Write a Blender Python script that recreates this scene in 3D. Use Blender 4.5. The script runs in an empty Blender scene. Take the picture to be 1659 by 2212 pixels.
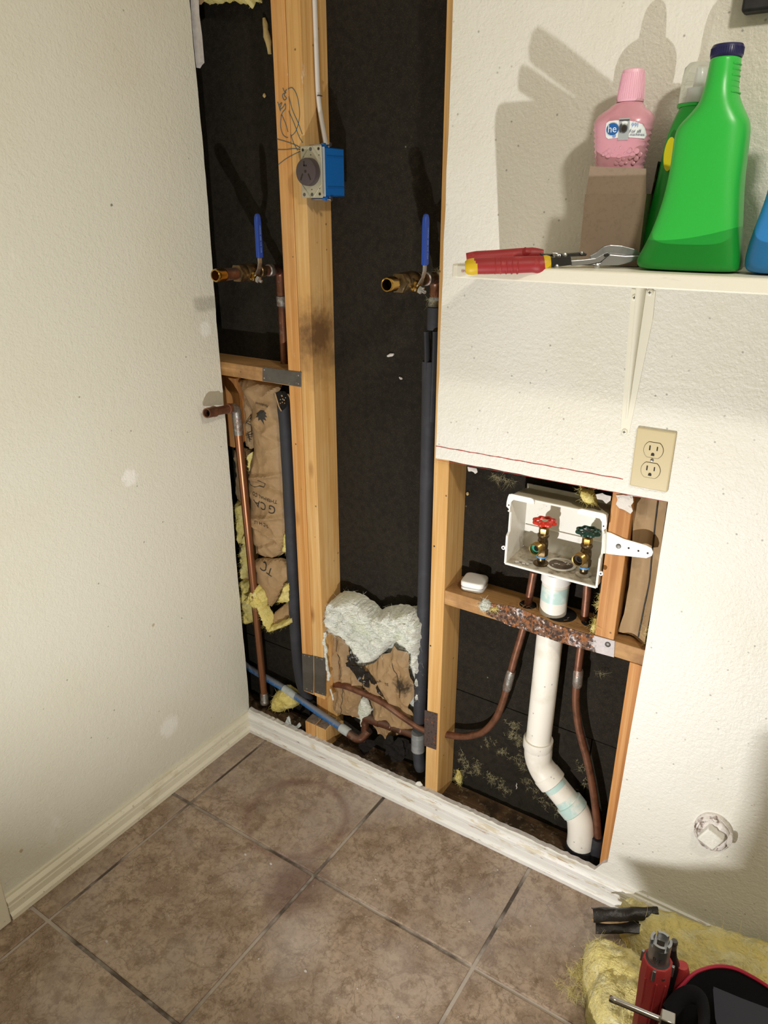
import bpy, bmesh, math, random
from mathutils import Vector, Matrix, noise
from mathutils.bvhtree import BVHTree
from mathutils.geometry import delaunay_2d_cdt

scene = bpy.context.scene
COL = scene.collection
PI = math.pi
V = Vector

# ------------------------------------------------------------------ camera
CAM_POS = V((1.40671, -1.36804, 1.52758))
CAM_ROT = (1.180406, -0.000861, 0.580610)
FPX, IW, IH = 1600.76, 1659, 2212
cd = bpy.data.cameras.new('camera')
cam = bpy.data.objects.new('camera', cd)
COL.objects.link(cam)
cam.location = CAM_POS
cam.rotation_euler = CAM_ROT
cd.sensor_fit = 'VERTICAL'
cd.sensor_height = 36.0
cd.sensor_width = 27.0
cd.lens = FPX / IH * 36.0
cd.clip_start = 0.02
scene.camera = cam

# ------------------------------------------------------------------ world, lights, exposure
w = bpy.data.worlds.new('room_air')
scene.world = w
w.use_nodes = True
w.node_tree.nodes['Background'].inputs[0].default_value = (0.02, 0.02, 0.022, 1)
w.node_tree.nodes['Background'].inputs[1].default_value = 0.3

def area_light(name, loc, target, size, watts, col, spread=PI):
    l = bpy.data.lights.new(name, 'AREA')
    l.shape = 'RECTANGLE'
    l.size, l.size_y = size
    l.energy = watts
    l.color = col
    l.spread = spread
    o = bpy.data.objects.new(name, l)
    COL.objects.link(o)
    o.location = loc
    o.rotation_euler = (V(target) - V(loc)).to_track_quat('-Z', 'Y').to_euler()
    return o

# LED work lamp standing on the tiles in front of the wall (below the frame)
area_light('work_lamp', (0.90, -1.06, 0.33), (1.0, 0.0, 1.55), (0.022, 0.014), 18.0, (1.0, 0.985, 0.97))
# weak ceiling lamp of the laundry room
area_light('ceiling_lamp', (1.95, -1.05, 2.36), (0.75, -0.25, 0.85), (0.12, 0.12), 15.0, (1.0, 0.93, 0.82))

vs = scene.view_settings
vs.view_transform = 'Standard'
vs.look = 'None'
vs.exposure = -0.17
vs.gamma = 1.0
vs.use_curve_mapping = False

# ------------------------------------------------------------------ helpers
_R = cam.rotation_euler.to_matrix()
def ray(u, v):
    return _R @ V(((u - IW / 2) / FPX, (IH / 2 - v) / FPX, -1.0))
def at(u, v, y):
    """photo point -> point on the vertical plane y = const"""
    d = ray(u, v)
    return CAM_POS + d * ((y - CAM_POS.y) / d.y)
def atz(u, v, z):
    d = ray(u, v)
    return CAM_POS + d * ((z - CAM_POS.z) / d.z)
def atx(u, v, x):
    d = ray(u, v)
    return CAM_POS + d * ((x - CAM_POS.x) / d.x)

def lin(h):
    h = h.lstrip('#')
    r = []
    for i in (0, 2, 4):
        s = int(h[i:i + 2], 16) / 255
        r.append(s / 12.92 if s <= .04045 else ((s + .055) / 1.055) ** 2.4)
    return (*r, 1)

def mat(name, col, rough=.6, metal=0.0, layers=(), bump=(), spec=.5, trans=0, sss=0, coat=0, pos=False, ior=1.45):
    """procedural material. layers: (kind, scale, lo, hi, colour, amount[, blob centre, radius])
    bump: (kind, scale, strength, distance)"""
    m = bpy.data.materials.new(name)
    m.use_nodes = True
    nt = m.node_tree
    N, L = nt.nodes, nt.links
    b = N['Principled BSDF']
    b.inputs['Roughness'].default_value = rough
    b.inputs['Metallic'].default_value = metal
    b.inputs['Specular IOR Level'].default_value = spec
    b.inputs['Transmission Weight'].default_value = trans
    b.inputs['IOR'].default_value = ior
    b.inputs['Coat Weight'].default_value = coat
    if sss:
        b.inputs['Subsurface Weight'].default_value = sss
        b.inputs['Subsurface Radius'].default_value = (.02, .02, .02)
        b.inputs['Subsurface Scale'].default_value = .3
    if pos:
        src = N.new('ShaderNodeNewGeometry').outputs['Position']
    else:
        src = N.new('ShaderNodeTexCoord').outputs['Object']
    def mapped(scale):
        mp = N.new('ShaderNodeMapping')
        if isinstance(scale, (int, float)):
            scale = (scale,) * 3
        mp.inputs['Scale'].default_value = scale
        L.new(src, mp.inputs['Vector'])
        return mp.outputs[0]
    def tex(kind, scale):
        if kind == 'noise' or kind == 'fine':
            t = N.new('ShaderNodeTexNoise')
            t.inputs['Scale'].default_value = 1
            t.inputs['Detail'].default_value = 5 if kind == 'noise' else 2
            t.inputs['Roughness'].default_value = .6
            L.new(mapped(scale), t.inputs['Vector'])
            return t.outputs['Fac']
        if kind == 'warp':          # veins: noise folded around its middle
            t = N.new('ShaderNodeTexNoise')
            t.inputs['Scale'].default_value = 1
            t.inputs['Detail'].default_value = 6
            t.inputs['Distortion'].default_value = .8
            L.new(mapped(scale), t.inputs['Vector'])
            a = N.new('ShaderNodeMath'); a.operation = 'SUBTRACT'; a.inputs[1].default_value = .5
            L.new(t.outputs['Fac'], a.inputs[0])
            c = N.new('ShaderNodeMath'); c.operation = 'ABSOLUTE'
            L.new(a.outputs[0], c.inputs[0])
            return c.outputs[0]
        if kind == 'cell' or kind == 'edge':
            t = N.new('ShaderNodeTexVoronoi')
            t.feature = 'F1' if kind == 'cell' else 'DISTANCE_TO_EDGE'
            t.inputs['Scale'].default_value = 1
            L.new(mapped(scale), t.inputs['Vector'])
            return t.outputs['Distance']
        if kind == 'wave':
            t = N.new('ShaderNodeTexWave')
            t.inputs['Scale'].default_value = 1
            t.inputs['Distortion'].default_value = 6
            t.inputs['Detail'].default_value = 3
            t.inputs['Detail Scale'].default_value = .6
            L.new(mapped(scale), t.inputs['Vector'])
            return t.outputs['Fac']
    prev = None
    rgb = N.new('ShaderNodeRGB')
    rgb.outputs[0].default_value = col
    prev = rgb.outputs[0]
    for ly in layers:
        kind, scale, lo, hi, c2, amt = ly[:6]
        f = tex(kind if kind not in ('blob', 'ring') else 'noise', scale)
        if kind in ('blob', 'ring'):
            cen, rad = ly[6], ly[7]
            d = N.new('ShaderNodeVectorMath'); d.operation = 'DISTANCE'
            L.new(src, d.inputs[0]); d.inputs[1].default_value = cen
            dv = N.new('ShaderNodeMath'); dv.operation = 'DIVIDE'
            L.new(d.outputs['Value'], dv.inputs[0]); dv.inputs[1].default_value = rad
            if kind == 'ring':
                s = N.new('ShaderNodeMath'); s.operation = 'SUBTRACT'; s.inputs[1].default_value = 1
                L.new(dv.outputs[0], s.inputs[0])
                ab = N.new('ShaderNodeMath'); ab.operation = 'ABSOLUTE'
                L.new(s.outputs[0], ab.inputs[0])
                ml = N.new('ShaderNodeMath'); ml.operation = 'MULTIPLY'; ml.inputs[1].default_value = ly[8]
                L.new(ab.outputs[0], ml.inputs[0])
                dv = ml
            s2 = N.new('ShaderNodeMath'); s2.operation = 'SUBTRACT'
            L.new(f, s2.inputs[0]); L.new(dv.outputs[0], s2.inputs[1])
            f = s2.outputs[0]
        mr = N.new('ShaderNodeMapRange')
        mr.inputs['From Min'].default_value = lo
        mr.inputs['From Max'].default_value = hi
        mr.inputs['To Min'].default_value = 0
        mr.inputs['To Max'].default_value = amt
        L.new(f, mr.inputs['Value'])
        mx = N.new('ShaderNodeMix'); mx.data_type = 'RGBA'
        L.new(mr.outputs[0], mx.inputs[0])
        L.new(prev, mx.inputs[6])
        mx.inputs[7].default_value = c2
        prev = mx.outputs[2]
    L.new(prev, b.inputs['Base Color'])
    nrm = None
    for kind, scale, st, dist in bump:
        bp = N.new('ShaderNodeBump')
        bp.inputs['Strength'].default_value = st
        bp.inputs['Distance'].default_value = dist
        L.new(tex(kind, scale), bp.inputs['Height'])
        if nrm is not None:
            L.new(nrm, bp.inputs['Normal'])
        nrm = bp.outputs[0]
    if nrm is not None:
        L.new(nrm, b.inputs['Normal'])
    return m

def tag(o, label=None, cat=None, group=None, kind=None):
    if label: o['label'] = label
    if cat: o['category'] = cat
    if group: o['group'] = group
    if kind: o['kind'] = kind
    return o

def thing(name, label, cat, loc, group=None):
    o = bpy.data.objects.new(name, None)
    COL.objects.link(o)
    o.empty_display_size = .03
    o.location = loc
    return tag(o, label, cat, group)

def wloc(o):
    p = V((0, 0, 0))
    while o is not None:
        p += o.location
        o = o.parent
    return p

class MB:
    """collects shapes in room coordinates and links them as ONE mesh object"""
    def __init__(s):
        s.v, s.f, s.mi = [], [], []
    def add(s, vs_, fs, mi=0):
        n = len(s.v)
        s.v += [V(p) for p in vs_]
        s.f += [tuple(i + n for i in f) for f in fs]
        s.mi += [mi] * len(fs)
        return s
    def box(s, x0, x1, y0, y1, z0, z1, mi=0, rz=0, tilt=None):
        c = V(((x0 + x1) / 2, (y0 + y1) / 2, (z0 + z1) / 2))
        h = V(((x1 - x0) / 2, (y1 - y0) / 2, (z1 - z0) / 2))
        M = tilt if tilt is not None else Matrix.Rotation(rz, 3, 'Z')
        p = [c + M @ V((h.x * a, h.y * b_, h.z * d)) for a in (-1, 1) for b_ in (-1, 1) for d in (-1, 1)]
        s.add(p, [(0, 1, 3, 2), (4, 6, 7, 5), (0, 4, 5, 1), (2, 3, 7, 6), (0, 2, 6, 4), (1, 5, 7, 3)], mi)
        return s
    def tube(s, pts, r, n=14, caps=True, mi=0, flat=None):
        pts = [V(p) for p in pts]
        k = len(pts)
        rs = r if isinstance(r, (list, tuple)) else [r] * k
        t0 = (pts[1] - pts[0]).normalized()
        up = V((0, 0, 1)) if abs(t0.z) < .9 else V((0, 1, 0))
        a = t0.cross(up).normalized()
        ring = []
        for i, p in enumerate(pts):
            t = ((pts[min(i + 1, k - 1)] - pts[max(i - 1, 0)])).normalized()
            a = (a - t * a.dot(t)).normalized()
            b_ = t.cross(a)
            fa, fb = flat if flat else (1, 1)
            ring += [p + (a * math.cos(2 * PI * j / n) * fa + b_ * math.sin(2 * PI * j / n) * fb) * rs[i] for j in range(n)]
        fs = [(i * n + j, i * n + (j + 1) % n, (i + 1) * n + (j + 1) % n, (i + 1) * n + j)
              for i in range(k - 1) for j in range(n)]
        if caps:
            fs += [tuple(range(n))[::-1], tuple((k - 1) * n + j for j in range(n))]
        return s.add(ring, fs, mi)
    def lathe(s, prof, o, d, n=20, caps=True, mi=0, sx=1, sy=1, ph=0):
        """prof: (distance along d, radius)"""
        o, d = V(o), V(d).normalized()
        up = V((0, 0, 1)) if abs(d.z) < .9 else V((0, 1, 0))
        a = up.cross(d).normalized()
        b_ = d.cross(a)
        vs_ = [o + d * t + (a * math.cos(2 * PI * j / n + ph) * sx + b_ * math.sin(2 * PI * j / n + ph) * sy) * r
               for t, r in prof for j in range(n)]
        k = len(prof)
        fs = [(i * n + j, i * n + (j + 1) % n, (i + 1) * n + (j + 1) % n, (i + 1) * n + j)
              for i in range(k - 1) for j in range(n)]
        if caps:
            fs += [tuple(range(n))[::-1], tuple((k - 1) * n + j for j in range(n))]
        return s.add(vs_, fs, mi)
    def prism(s, poly, vec, mi=0, mside=None):
        """closed outline (3D, planar) pushed along vec"""
        n = len(poly)
        a = [V(p) for p in poly]
        b_ = [p + V(vec) for p in a]
        # triangulate robustly in the plane
        nrm = V((0, 0, 0))
        for i in range(n):
            nrm += a[i].cross(a[(i + 1) % n])
        ax = max(range(3), key=lambda i: abs(nrm[i]))
        ij = [i for i in range(3) if i != ax]
        r = delaunay_2d_cdt([V((p[ij[0]], p[ij[1]])) for p in a], [], [list(range(n))], 1, 1e-7)
        if len(r[0]) == n:
            tris = r[2]
        else:
            tris = [tuple(range(n))]
        s.add(a + b_, [], mi)
        base = len(s.v) - 2 * n
        for t in tris:
            s.f.append(tuple(base + i for i in t)); s.mi.append(mi)
            s.f.append(tuple(base + n + i for i in reversed(t))); s.mi.append(mi)
        for i in range(n):
            j = (i + 1) % n
            s.f.append((base + i, base + j, base + n + j, base + n + i)); s.mi.append(mi if mside is None else mside)
        return s
    def build(s, name, m, parent=None, label=None, cat=None, group=None, kind=None, smooth=True,
              bevel=0, org=None, sharp=40, seg=2):
        if parent is not None:
            o0 = wloc(parent)
        elif org is not None:
            o0 = V(org)
        elif kind == 'structure':
            o0 = V((0, 0, 0))
        else:
            xs = [p.x for p in s.v]; ys = [p.y for p in s.v]; zs = [p.z for p in s.v]
            o0 = V(((min(xs) + max(xs)) / 2, (min(ys) + max(ys)) / 2, min(zs)))
        me = bpy.data.meshes.new(name)
        me.from_pydata([p - o0 for p in s.v], [], s.f)
        for mm in (m if isinstance(m, (list, tuple)) else [m]):
            me.materials.append(mm)
        me.polygons.foreach_set('material_index', s.mi)
        bm = bmesh.new()
        bm.from_mesh(me)
        bmesh.ops.recalc_face_normals(bm, faces=bm.faces)
        if smooth:
            ca = math.radians(sharp)
            for f in bm.faces: f.smooth = True
            for e in bm.edges:
                if len(e.link_faces) == 2 and e.calc_face_angle(0) > ca:
                    e.smooth = False
        bm.to_mesh(me)
        bm.free()
        o = bpy.data.objects.new(name, me)
        COL.objects.link(o)
        if parent is not None:
            o.parent = parent
        else:
            o.location = o0
        if bevel:
            bv = o.modifiers.new('soft_edges', 'BEVEL')
            bv.width = bevel; bv.segments = seg; bv.limit_method = 'ANGLE'
            bv.angle_limit = math.radians(40)
        return tag(o, label, cat, group, kind)

def nz(p, s, seed=0):
    return noise.noise(V((p[0] * s + seed * 7.31, p[1] * s + seed * 3.7, p[2] * s - seed * 5.1)))

def fill(outline, sp, seed=1):
    """triangulated inside of a 2D outline with roughly even spacing"""
    rnd = random.Random(seed)
    pts = []
    n = len(outline)
    for i in range(n):
        a, b_ = V(outline[i]), V(outline[(i + 1) % n])
        k = max(1, int((b_ - a).length / sp))
        for j in range(k):
            pts.append(a.lerp(b_, j / k))
    m = len(pts)
    def inside(p):
        c = False
        for i in range(m):
            a, b_ = pts[i], pts[i - 1]
            if (a.y > p.y) != (b_.y > p.y) and p.x < (b_.x - a.x) * (p.y - a.y) / (b_.y - a.y) + a.x:
                c = not c
        return c
    def dist(p):
        return min((p - q).length for q in pts)
    x0, x1 = min(p.x for p in pts), max(p.x for p in pts)
    y0, y1 = min(p.y for p in pts), max(p.y for p in pts)
    allp = list(pts)
    ny = int((y1 - y0) / sp) + 1
    nx = int((x1 - x0) / sp) + 1
    for i in range(nx):
        for j in range(ny):
            p = V((x0 + (i + .5 + rnd.uniform(-.3, .3)) * sp, y0 + (j + .5 + rnd.uniform(-.3, .3)) * sp))
            if inside(p) and dist(p) > sp * .5:
                allp.append(p)
    r = delaunay_2d_cdt(allp, [], [list(range(m))], 1, 1e-7)
    vs_ = r[0]
    return vs_, r[2], [dist(p) for p in vs_]

def crumple(x, z, a, sc, seed):
    p = (x, seed * 1.7, z)
    return a * (abs(nz(p, sc * .8, seed)) * 1.25 + .42 * abs(nz(p, sc * 2.0, seed + 3)) + .13 * abs(nz(p, sc * 4.2, seed + 5)) - .42)

def sheet(mb, out, sp, yfn, thick=.0012, mi=0, seed=1):
    """thin creased sheet standing in the wall: outline in (x,z), yfn(x,z,edge distance) -> depth"""
    vs_, fs, ds = fill(out, sp, seed)
    n = len(vs_)
    P = [V((p.x, yfn(p.x, p.y, d), p.y)) for p, d in zip(vs_, ds)]
    Q = [p + V((0, thick, 0)) for p in P]
    faces = [tuple(f) for f in fs] + [tuple(i + n for i in reversed(f)) for f in fs]
    cnt = {}
    for f in fs:
        for i in range(len(f)):
            e = (f[i], f[(i + 1) % len(f)])
            cnt[e] = 1
    for (a, b_) in list(cnt):
        if (b_, a) not in cnt:
            faces.append((b_, a, a + n, b_ + n))
    mb.add(P + Q, faces, mi)
    return P

def px2(pts, y):
    r = []
    for u, v in pts:
        p = at(u, v, y)
        r.append((p.x, p.z))
    return r

def puff(mb, out, sp, yback, bulge, amp, seed, mi=0, rad=.03, sc=30, extra=None):
    """loose fibre batt: bulging lumpy front, flat back at yback"""
    def yf(x, z, d):
        t = min(d / rad, 1)
        b_ = bulge * math.sqrt(max(0, 1 - (1 - t) ** 2))
        p = (x, seed, z)
        k = amp * (nz(p, sc, seed) + .6 * abs(nz(p, sc * 2.2, seed + 2)) + .45 * nz((x * .6, seed, z * 1.6), sc * 5, seed + 4)) * (.35 + .65 * t)
        e = extra(x, z) if extra else 0
        return yback - b_ + k - .004 + e
    vs_, fs, ds = fill(out, sp, seed)
    n = len(vs_)
    P = [V((p.x + .0045 * nz((p.x, seed, p.y), 95, 3), min(yf(p.x, p.y, d), yback - .002), p.y + .0045 * nz((p.x, seed, p.y), 95, 6))) for p, d in zip(vs_, ds)]
    Q = [V((p.x, yback, p.z)) for p in P]
    faces = [tuple(f) for f in fs] + [tuple(i + n for i in reversed(f)) for f in fs]
    es = set()
    for f in fs:
        for i in range(len(f)):
            es.add((f[i], f[(i + 1) % len(f)]))
    for (a, b_) in es:
        if (b_, a) not in es:
            faces.append((b_, a, a + n, b_ + n))
    mb.add(P + Q, faces, mi)
    return P

def fibres(mb, pts, count, ln, seed, nrm=(0, -1, 0), wd=.0004, spread=1.0, mi=0):
    """thin curved glass-wool strands lifting off the given points"""
    rnd = random.Random(seed)
    nv = V(nrm)
    for _ in range(count):
        p = V(rnd.choice(pts)) + V((rnd.uniform(-1, 1), rnd.uniform(-.3, .3), rnd.uniform(-1, 1))) * .003
        d = (V((rnd.gauss(0, 1), rnd.gauss(0, 1), rnd.gauss(0, 1))) * spread + nv * .7).normalized()
        c = V((rnd.gauss(0, 1), rnd.gauss(0, 1), rnd.gauss(0, 1))) * .6
        L_ = ln * rnd.uniform(.4, 1.3)
        side = d.cross(V((rnd.gauss(0, 1), rnd.gauss(0, 1), rnd.gauss(0, 1)))).normalized() * wd
        vs_ = []
        for k in range(4):
            t = k / 3
            q = p + d * L_ * t + c * L_ * t * t * .5
            w_ = side * (1 - .7 * t)
            vs_ += [q - w_, q + w_]
        mb.add(vs_, [(0, 1, 3, 2), (2, 3, 5, 4), (4, 5, 7, 6)], mi)

def text_mesh(body, size, name='text'):
    cu = bpy.data.curves.new(name, 'FONT')
    cu.body = body
    cu.size = size
    cu.align_x = 'CENTER'; cu.align_y = 'CENTER'
    cu.resolution_u = 3
    o = bpy.data.objects.new(name, cu)
    me = bpy.data.meshes.new_from_object(o)
    vs_ = [v.co.copy() for v in me.vertices]
    fs = [tuple(p.vertices) for p in me.polygons]
    bpy.data.objects.remove(o); bpy.data.curves.remove(cu); bpy.data.meshes.remove(me)
    return vs_, fs

def drape(src, off, default):
    """depth of a built sheet seen from the room, minus a hair"""
    tree = BVHTree.FromPolygons([tuple(v) for v in src.v], src.f)
    def g(x, z):
        h = tree.ray_cast(V((x, -1, z)), V((0, 1, 0)))
        return (h[0].y if h[0] is not None else default(x, z)) - off
    return g

def finer(vs_, fs, cuts=2):
    bm = bmesh.new()
    bv_ = [bm.verts.new(v) for v in vs_]
    for f in fs:
        try: bm.faces.new([bv_[i] for i in f])
        except ValueError: pass
    bmesh.ops.triangulate(bm, faces=bm.faces)
    bmesh.ops.subdivide_edges(bm, edges=bm.edges, cuts=cuts, use_grid_fill=True)
    bmesh.ops.triangulate(bm, faces=bm.faces)
    bm.verts.index_update()
    r = [v.co.copy() for v in bm.verts], [tuple(v.index for v in f.verts) for f in bm.faces]
    bm.free()
    return r

def put_text(mb, body, size, o, ex, ez, push=None, mi=0):
    """flat lettering: o centre, ex reading direction, ez letter-up direction; push(x,z)->y drapes it"""
    vs_, fs = text_mesh(body, size)
    if push:
        vs_, fs = finer(vs_, fs)
    o, ex, ez = V(o), V(ex), V(ez)
    P = []
    for v in vs_:
        p = o + ex * v.x + ez * v.y
        if push: p.y = push(p.x, p.z)
        P.append(p)
    mb.add(P, fs, mi)

def arc(c, a, b_, r, t0, t1, n=8):
    c, a, b_ = V(c), V(a), V(b_)
    return [c + (a * math.cos(t0 + (t1 - t0) * i / n) + b_ * math.sin(t0 + (t1 - t0) * i / n)) * r for i in range(n + 1)]

def bend(pts, r, n=6):
    """polyline with rounded corners"""
    pts = [V(p) for p in pts]
    out = [pts[0]]
    for i in range(1, len(pts) - 1):
        a, b_, c = pts[i - 1], pts[i], pts[i + 1]
        rr = min(r, (a - b_).length * .48, (c - b_).length * .48)
        p, q = b_ + (a - b_).normalized() * rr, b_ + (c - b_).normalized() * rr
        for k in range(n + 1):
            t = k / n
            out.append(p.lerp(b_, t).lerp(b_.lerp(q, t), t))
    out.append(pts[-1])
    return out

def smooth_path(pts, n=6):
    """Catmull-Rom through the points"""
    pts = [V(p) for p in pts]
    P = [pts[0] * 2 - pts[1]] + pts + [pts[-1] * 2 - pts[-2]]
    out = []
    for i in range(1, len(P) - 2):
        for k in range(n):
            t = k / n
            a, b_, c, d = P[i - 1], P[i], P[i + 1], P[i + 2]
            out.append(.5 * ((2 * b_) + (c - a) * t + (2 * a - 5 * b_ + 4 * c - d) * t * t + (3 * b_ - a - 3 * c + d) * t ** 3))
    out.append(pts[-1])
    return out

# ------------------------------------------------------------------ materials
W_PAINT = lin('#e5e3db')
M = {}
M['wall'] = mat('cream_wall_paint', W_PAINT, .30, layers=[
        ('noise', 2.2, .45, .75, lin('#d6d0ba'), .5), ('cell', 38, .10, .03, lin('#4a4438'), .55),
        ('noise', 9, .66, .78, lin('#efece4'), .5)],
        bump=[('noise', 190, .55, .003), ('fine', 75, .5, .003)], spec=.5)
M['wall_left'] = mat('cream_left_wall_paint', lin('#dedccf'), .45, layers=[
        ('noise', 1.8, .45, .75, lin('#d3cdb4'), .5), ('cell', 17, .05, .02, lin('#5a5444'), .6),
        ('noise', (5, 5, 3), .67, .76, lin('#f1efe8'), .6),
        ('blob', 60, -.25, .1, lin('#f4f3ef'), .7, tuple(atx(280, 1032, 0)), .034), ('blob', 60, -.25, .1, lin('#f4f3ef'), .6, tuple(atx(365, 1570, 0)), .05),
        ('blob', 60, -.25, .1, lin('#f4f3ef'), .6, tuple(atx(444, 712, 0)), .03), ('blob', 60, -.2, .1, lin('#a89a76'), .7, tuple(atx(331, 1350, 0)), .008),
        ('blob', 60, -.2, .1, lin('#a8926a'), .7, tuple(atx(46, 1838, 0)), .008), ('blob', 90, -.2, .1, lin('#5a5248'), .8, tuple(atx(241, 443, 0)), .005)],
        bump=[('noise', 200, .55, .0028), ('fine', 75, .45, .003)], spec=.35)
M['room'] = mat('plain_room_paint', lin('#d9d4c2'), .6)
M['gyp'] = mat('torn_gypsum_edge', lin('#a88460'), .85, layers=[('noise', 60, .45, .6, lin('#b9a58c'), .8), ('noise', 25, .5, .66, lin('#6e543c'), .7)])
M['gypw'] = mat('white_gypsum', lin('#cfcac6'), .9, layers=[('noise', 60, .4, .7, lin('#a59d98'), .6)], bump=[('noise', 120, .5, .002)])
M['trim'] = mat('cream_trim_paint', lin('#e6e1cd'), .4, layers=[
        ('noise', (30, 9, 9), .6, .72, lin('#cdc5a8'), .7), ('noise', (9, 30, 30), .66, .72, lin('#9c8a68'), .6),
        ('cell', 60, .1, .03, lin('#3d352a'), .7)], bump=[('noise', 40, .25, .003)])
M['trimw'] = mat('worn_white_trim_paint', lin('#ecebe7'), .4, layers=[
        ('noise', (14, 60, 60), .56, .66, lin('#cfc3a6'), .8), ('noise', (11, 80, 120), .63, .69, lin('#b0916a'), .85),
        ('noise', (24, 100, 160), .66, .7, lin('#5a4a36'), .7)], bump=[('noise', (30, 90, 90), .5, .003)])
M['grout'] = mat('dusty_grout', lin('#b3a89c'), .9, layers=[('noise', 3.2, .47, .58, lin('#50463e'), .95), ('noise', 22, .55, .72, lin('#b5aca4'), .6)],
        bump=[('noise', 150, .5, .002)], pos=True)
TC = at(640, 1760, 0)
RC = atz(640, 1765, 0)
M['tile'] = mat('brown_mottled_tile', lin('#ab9887'), .5, layers=[
        ('noise', 5.0, .42, .58, lin('#8c7763'), .8), ('noise', 17, .47, .60, lin('#b29e88'), .7),
        ('noise', 26, .52, .62, lin('#7b6652'), .7), ('warp', 13, .016, .0, lin('#5e4b3b'), .5), ('warp', 34, .018, .0, lin('#65513f'), .5),
        ('noise', 75, .50, .64, lin('#75614e'), .45), ('noise', 190, .55, .70, lin('#c4b4a4'), .35),
        ('noise', (3, 3, 3), .48, .68, lin('#b9aea8'), .40),
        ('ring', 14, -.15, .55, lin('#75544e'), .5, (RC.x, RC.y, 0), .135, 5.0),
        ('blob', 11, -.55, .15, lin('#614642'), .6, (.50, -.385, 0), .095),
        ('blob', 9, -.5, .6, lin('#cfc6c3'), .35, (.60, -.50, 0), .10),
        ('cell', 30, .06, .02, lin('#e6e0d6'), .4)],
        bump=[('noise', 45, .25, .003), ('noise', 9, .3, .006)], spec=.4, pos=True)
def wood(name, base, dark, light, axis, stain=None, pos=False):
    s1 = {'z': (75, 75, 2.2), 'x': (2.2, 75, 75)}[axis]
    s2 = {'z': (190, 190, 3), 'x': (3, 190, 190)}[axis]
    s3 = {'z': (14, 14, 3.5), 'x': (3.5, 14, 14)}[axis]
    ls = [('noise', s1, .38, .66, dark, .75), ('noise', s2, .5, .7, light, .6), ('noise', s3, .5, .72, light, .5),
          ('cell', {'z': (13, 13, 5), 'x': (5, 13, 13)}[axis], .16, .02, lin('#8a5526'), .8),
          ('noise', {'z': (34, 34, 11), 'x': (11, 34, 34)}[axis], .69, .75, lin('#e8ddcb'), .6), ('cell', 22, .07, .03, lin('#3a2c1e'), .8)]
    if stain: ls += stain
    return mat(name, base, .62, layers=ls, bump=[('noise', s1, .25, .0015), ('noise', 200, .1, .001)], spec=.3, pos=pos)
M['wood'] = wood('pine_stud', lin('#cc9657'), lin('#b37a3e'), lin('#dcb27c'), 'z')
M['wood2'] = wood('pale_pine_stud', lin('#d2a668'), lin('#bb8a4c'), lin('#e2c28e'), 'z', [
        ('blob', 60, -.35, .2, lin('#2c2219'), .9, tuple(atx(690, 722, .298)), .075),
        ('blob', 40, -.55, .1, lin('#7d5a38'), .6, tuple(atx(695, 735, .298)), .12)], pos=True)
M['woodo'] = wood('orange_pine', lin('#c08850'), lin('#a06a38'), lin('#d0a06a'), 'z')
M['woodh'] = wood('pine_block', lin('#b88c5a'), lin('#96703f'), lin('#cba476'), 'x', [('noise', 12, .5, .65, lin('#7a5638'), .55)])
M['woodg'] = wood('dirty_sill_wood', lin('#6b543d'), lin('#4c3a2a'), lin('#8a6f52'), 'x', [('noise', 16, .42, .6, lin('#2e261f'), .8), ('noise', 60, .58, .7, lin('#a5977f'), .6)])
M['felt'] = mat('black_asphalt_board', lin('#25221d'), .93, layers=[
        ('noise', 3.5, .4, .7, lin('#2c2821'), .8), ('noise', 420, .5, .7, lin('#443c30'), .55),
        ('noise', 60, .45, .65, lin('#1d1a16'), .6), ('cell', 95, .10, .04, lin('#6c634f'), .35), ('cell', 14, .035, .01, lin('#a89e84'), .6)],
        bump=[('noise', 300, .4, .0015)], spec=.15)
M['copper'] = mat('aged_copper', lin('#8e6450'), .38, .75, layers=[('noise', 40, .45, .7, lin('#5f4236'), .8), ('noise', 14, .6, .75, lin('#8b8a7c'), .45)],
        bump=[('noise', 150, .1, .001)])
M['copperd'] = mat('dull_copper', lin('#7d5440'), .45, .8, layers=[('noise', 25, .45, .65, lin('#5a3d30'), .8), ('noise', 60, .58, .72, lin('#a49a90'), .6)])
M['copperb'] = mat('bright_copper', lin('#98694c'), .36, .8, layers=[('noise', (60, 60, 9), .5, .72, lin('#8a5636'), .7)])
M['solder'] = mat('grey_solder', lin('#8f8c86'), .45, .75, layers=[('noise', 70, .45, .62, lin('#7c5a48'), .7), ('noise', 120, .55, .7, lin('#d0cdc8'), .6)], bump=[('noise', 150, .5, .002)])
M['brass'] = mat('brass', lin('#a88a52'), .3, .95, layers=[('noise', 60, .45, .7, lin('#6e5534'), .8)])
M['brassb'] = mat('bright_brass', lin('#b08c48'), .24, 1.0, layers=[('noise', 70, .55, .7, lin('#9a7434'), .6)])
M['brassd'] = mat('tarnished_brass', lin('#6f5c40'), .36, .85, layers=[('noise', 50, .45, .65, lin('#3f3527'), .8), ('noise', 110, .58, .7, lin('#9a8a66'), .6)])
M['steel'] = mat('bright_steel', lin('#b9b9bb'), .28, .95, layers=[('noise', 60, .5, .7, lin('#8a8a8d'), .6)])
M['steelg'] = mat('grey_strap_steel', lin('#66635f'), .45, .6, layers=[('noise', 18, .42, .65, lin('#4e4b48'), .8), ('noise', 70, .6, .72, lin('#8d8984'), .5)])
RE = at(1325, 1400, F if False else .0127)
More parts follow.
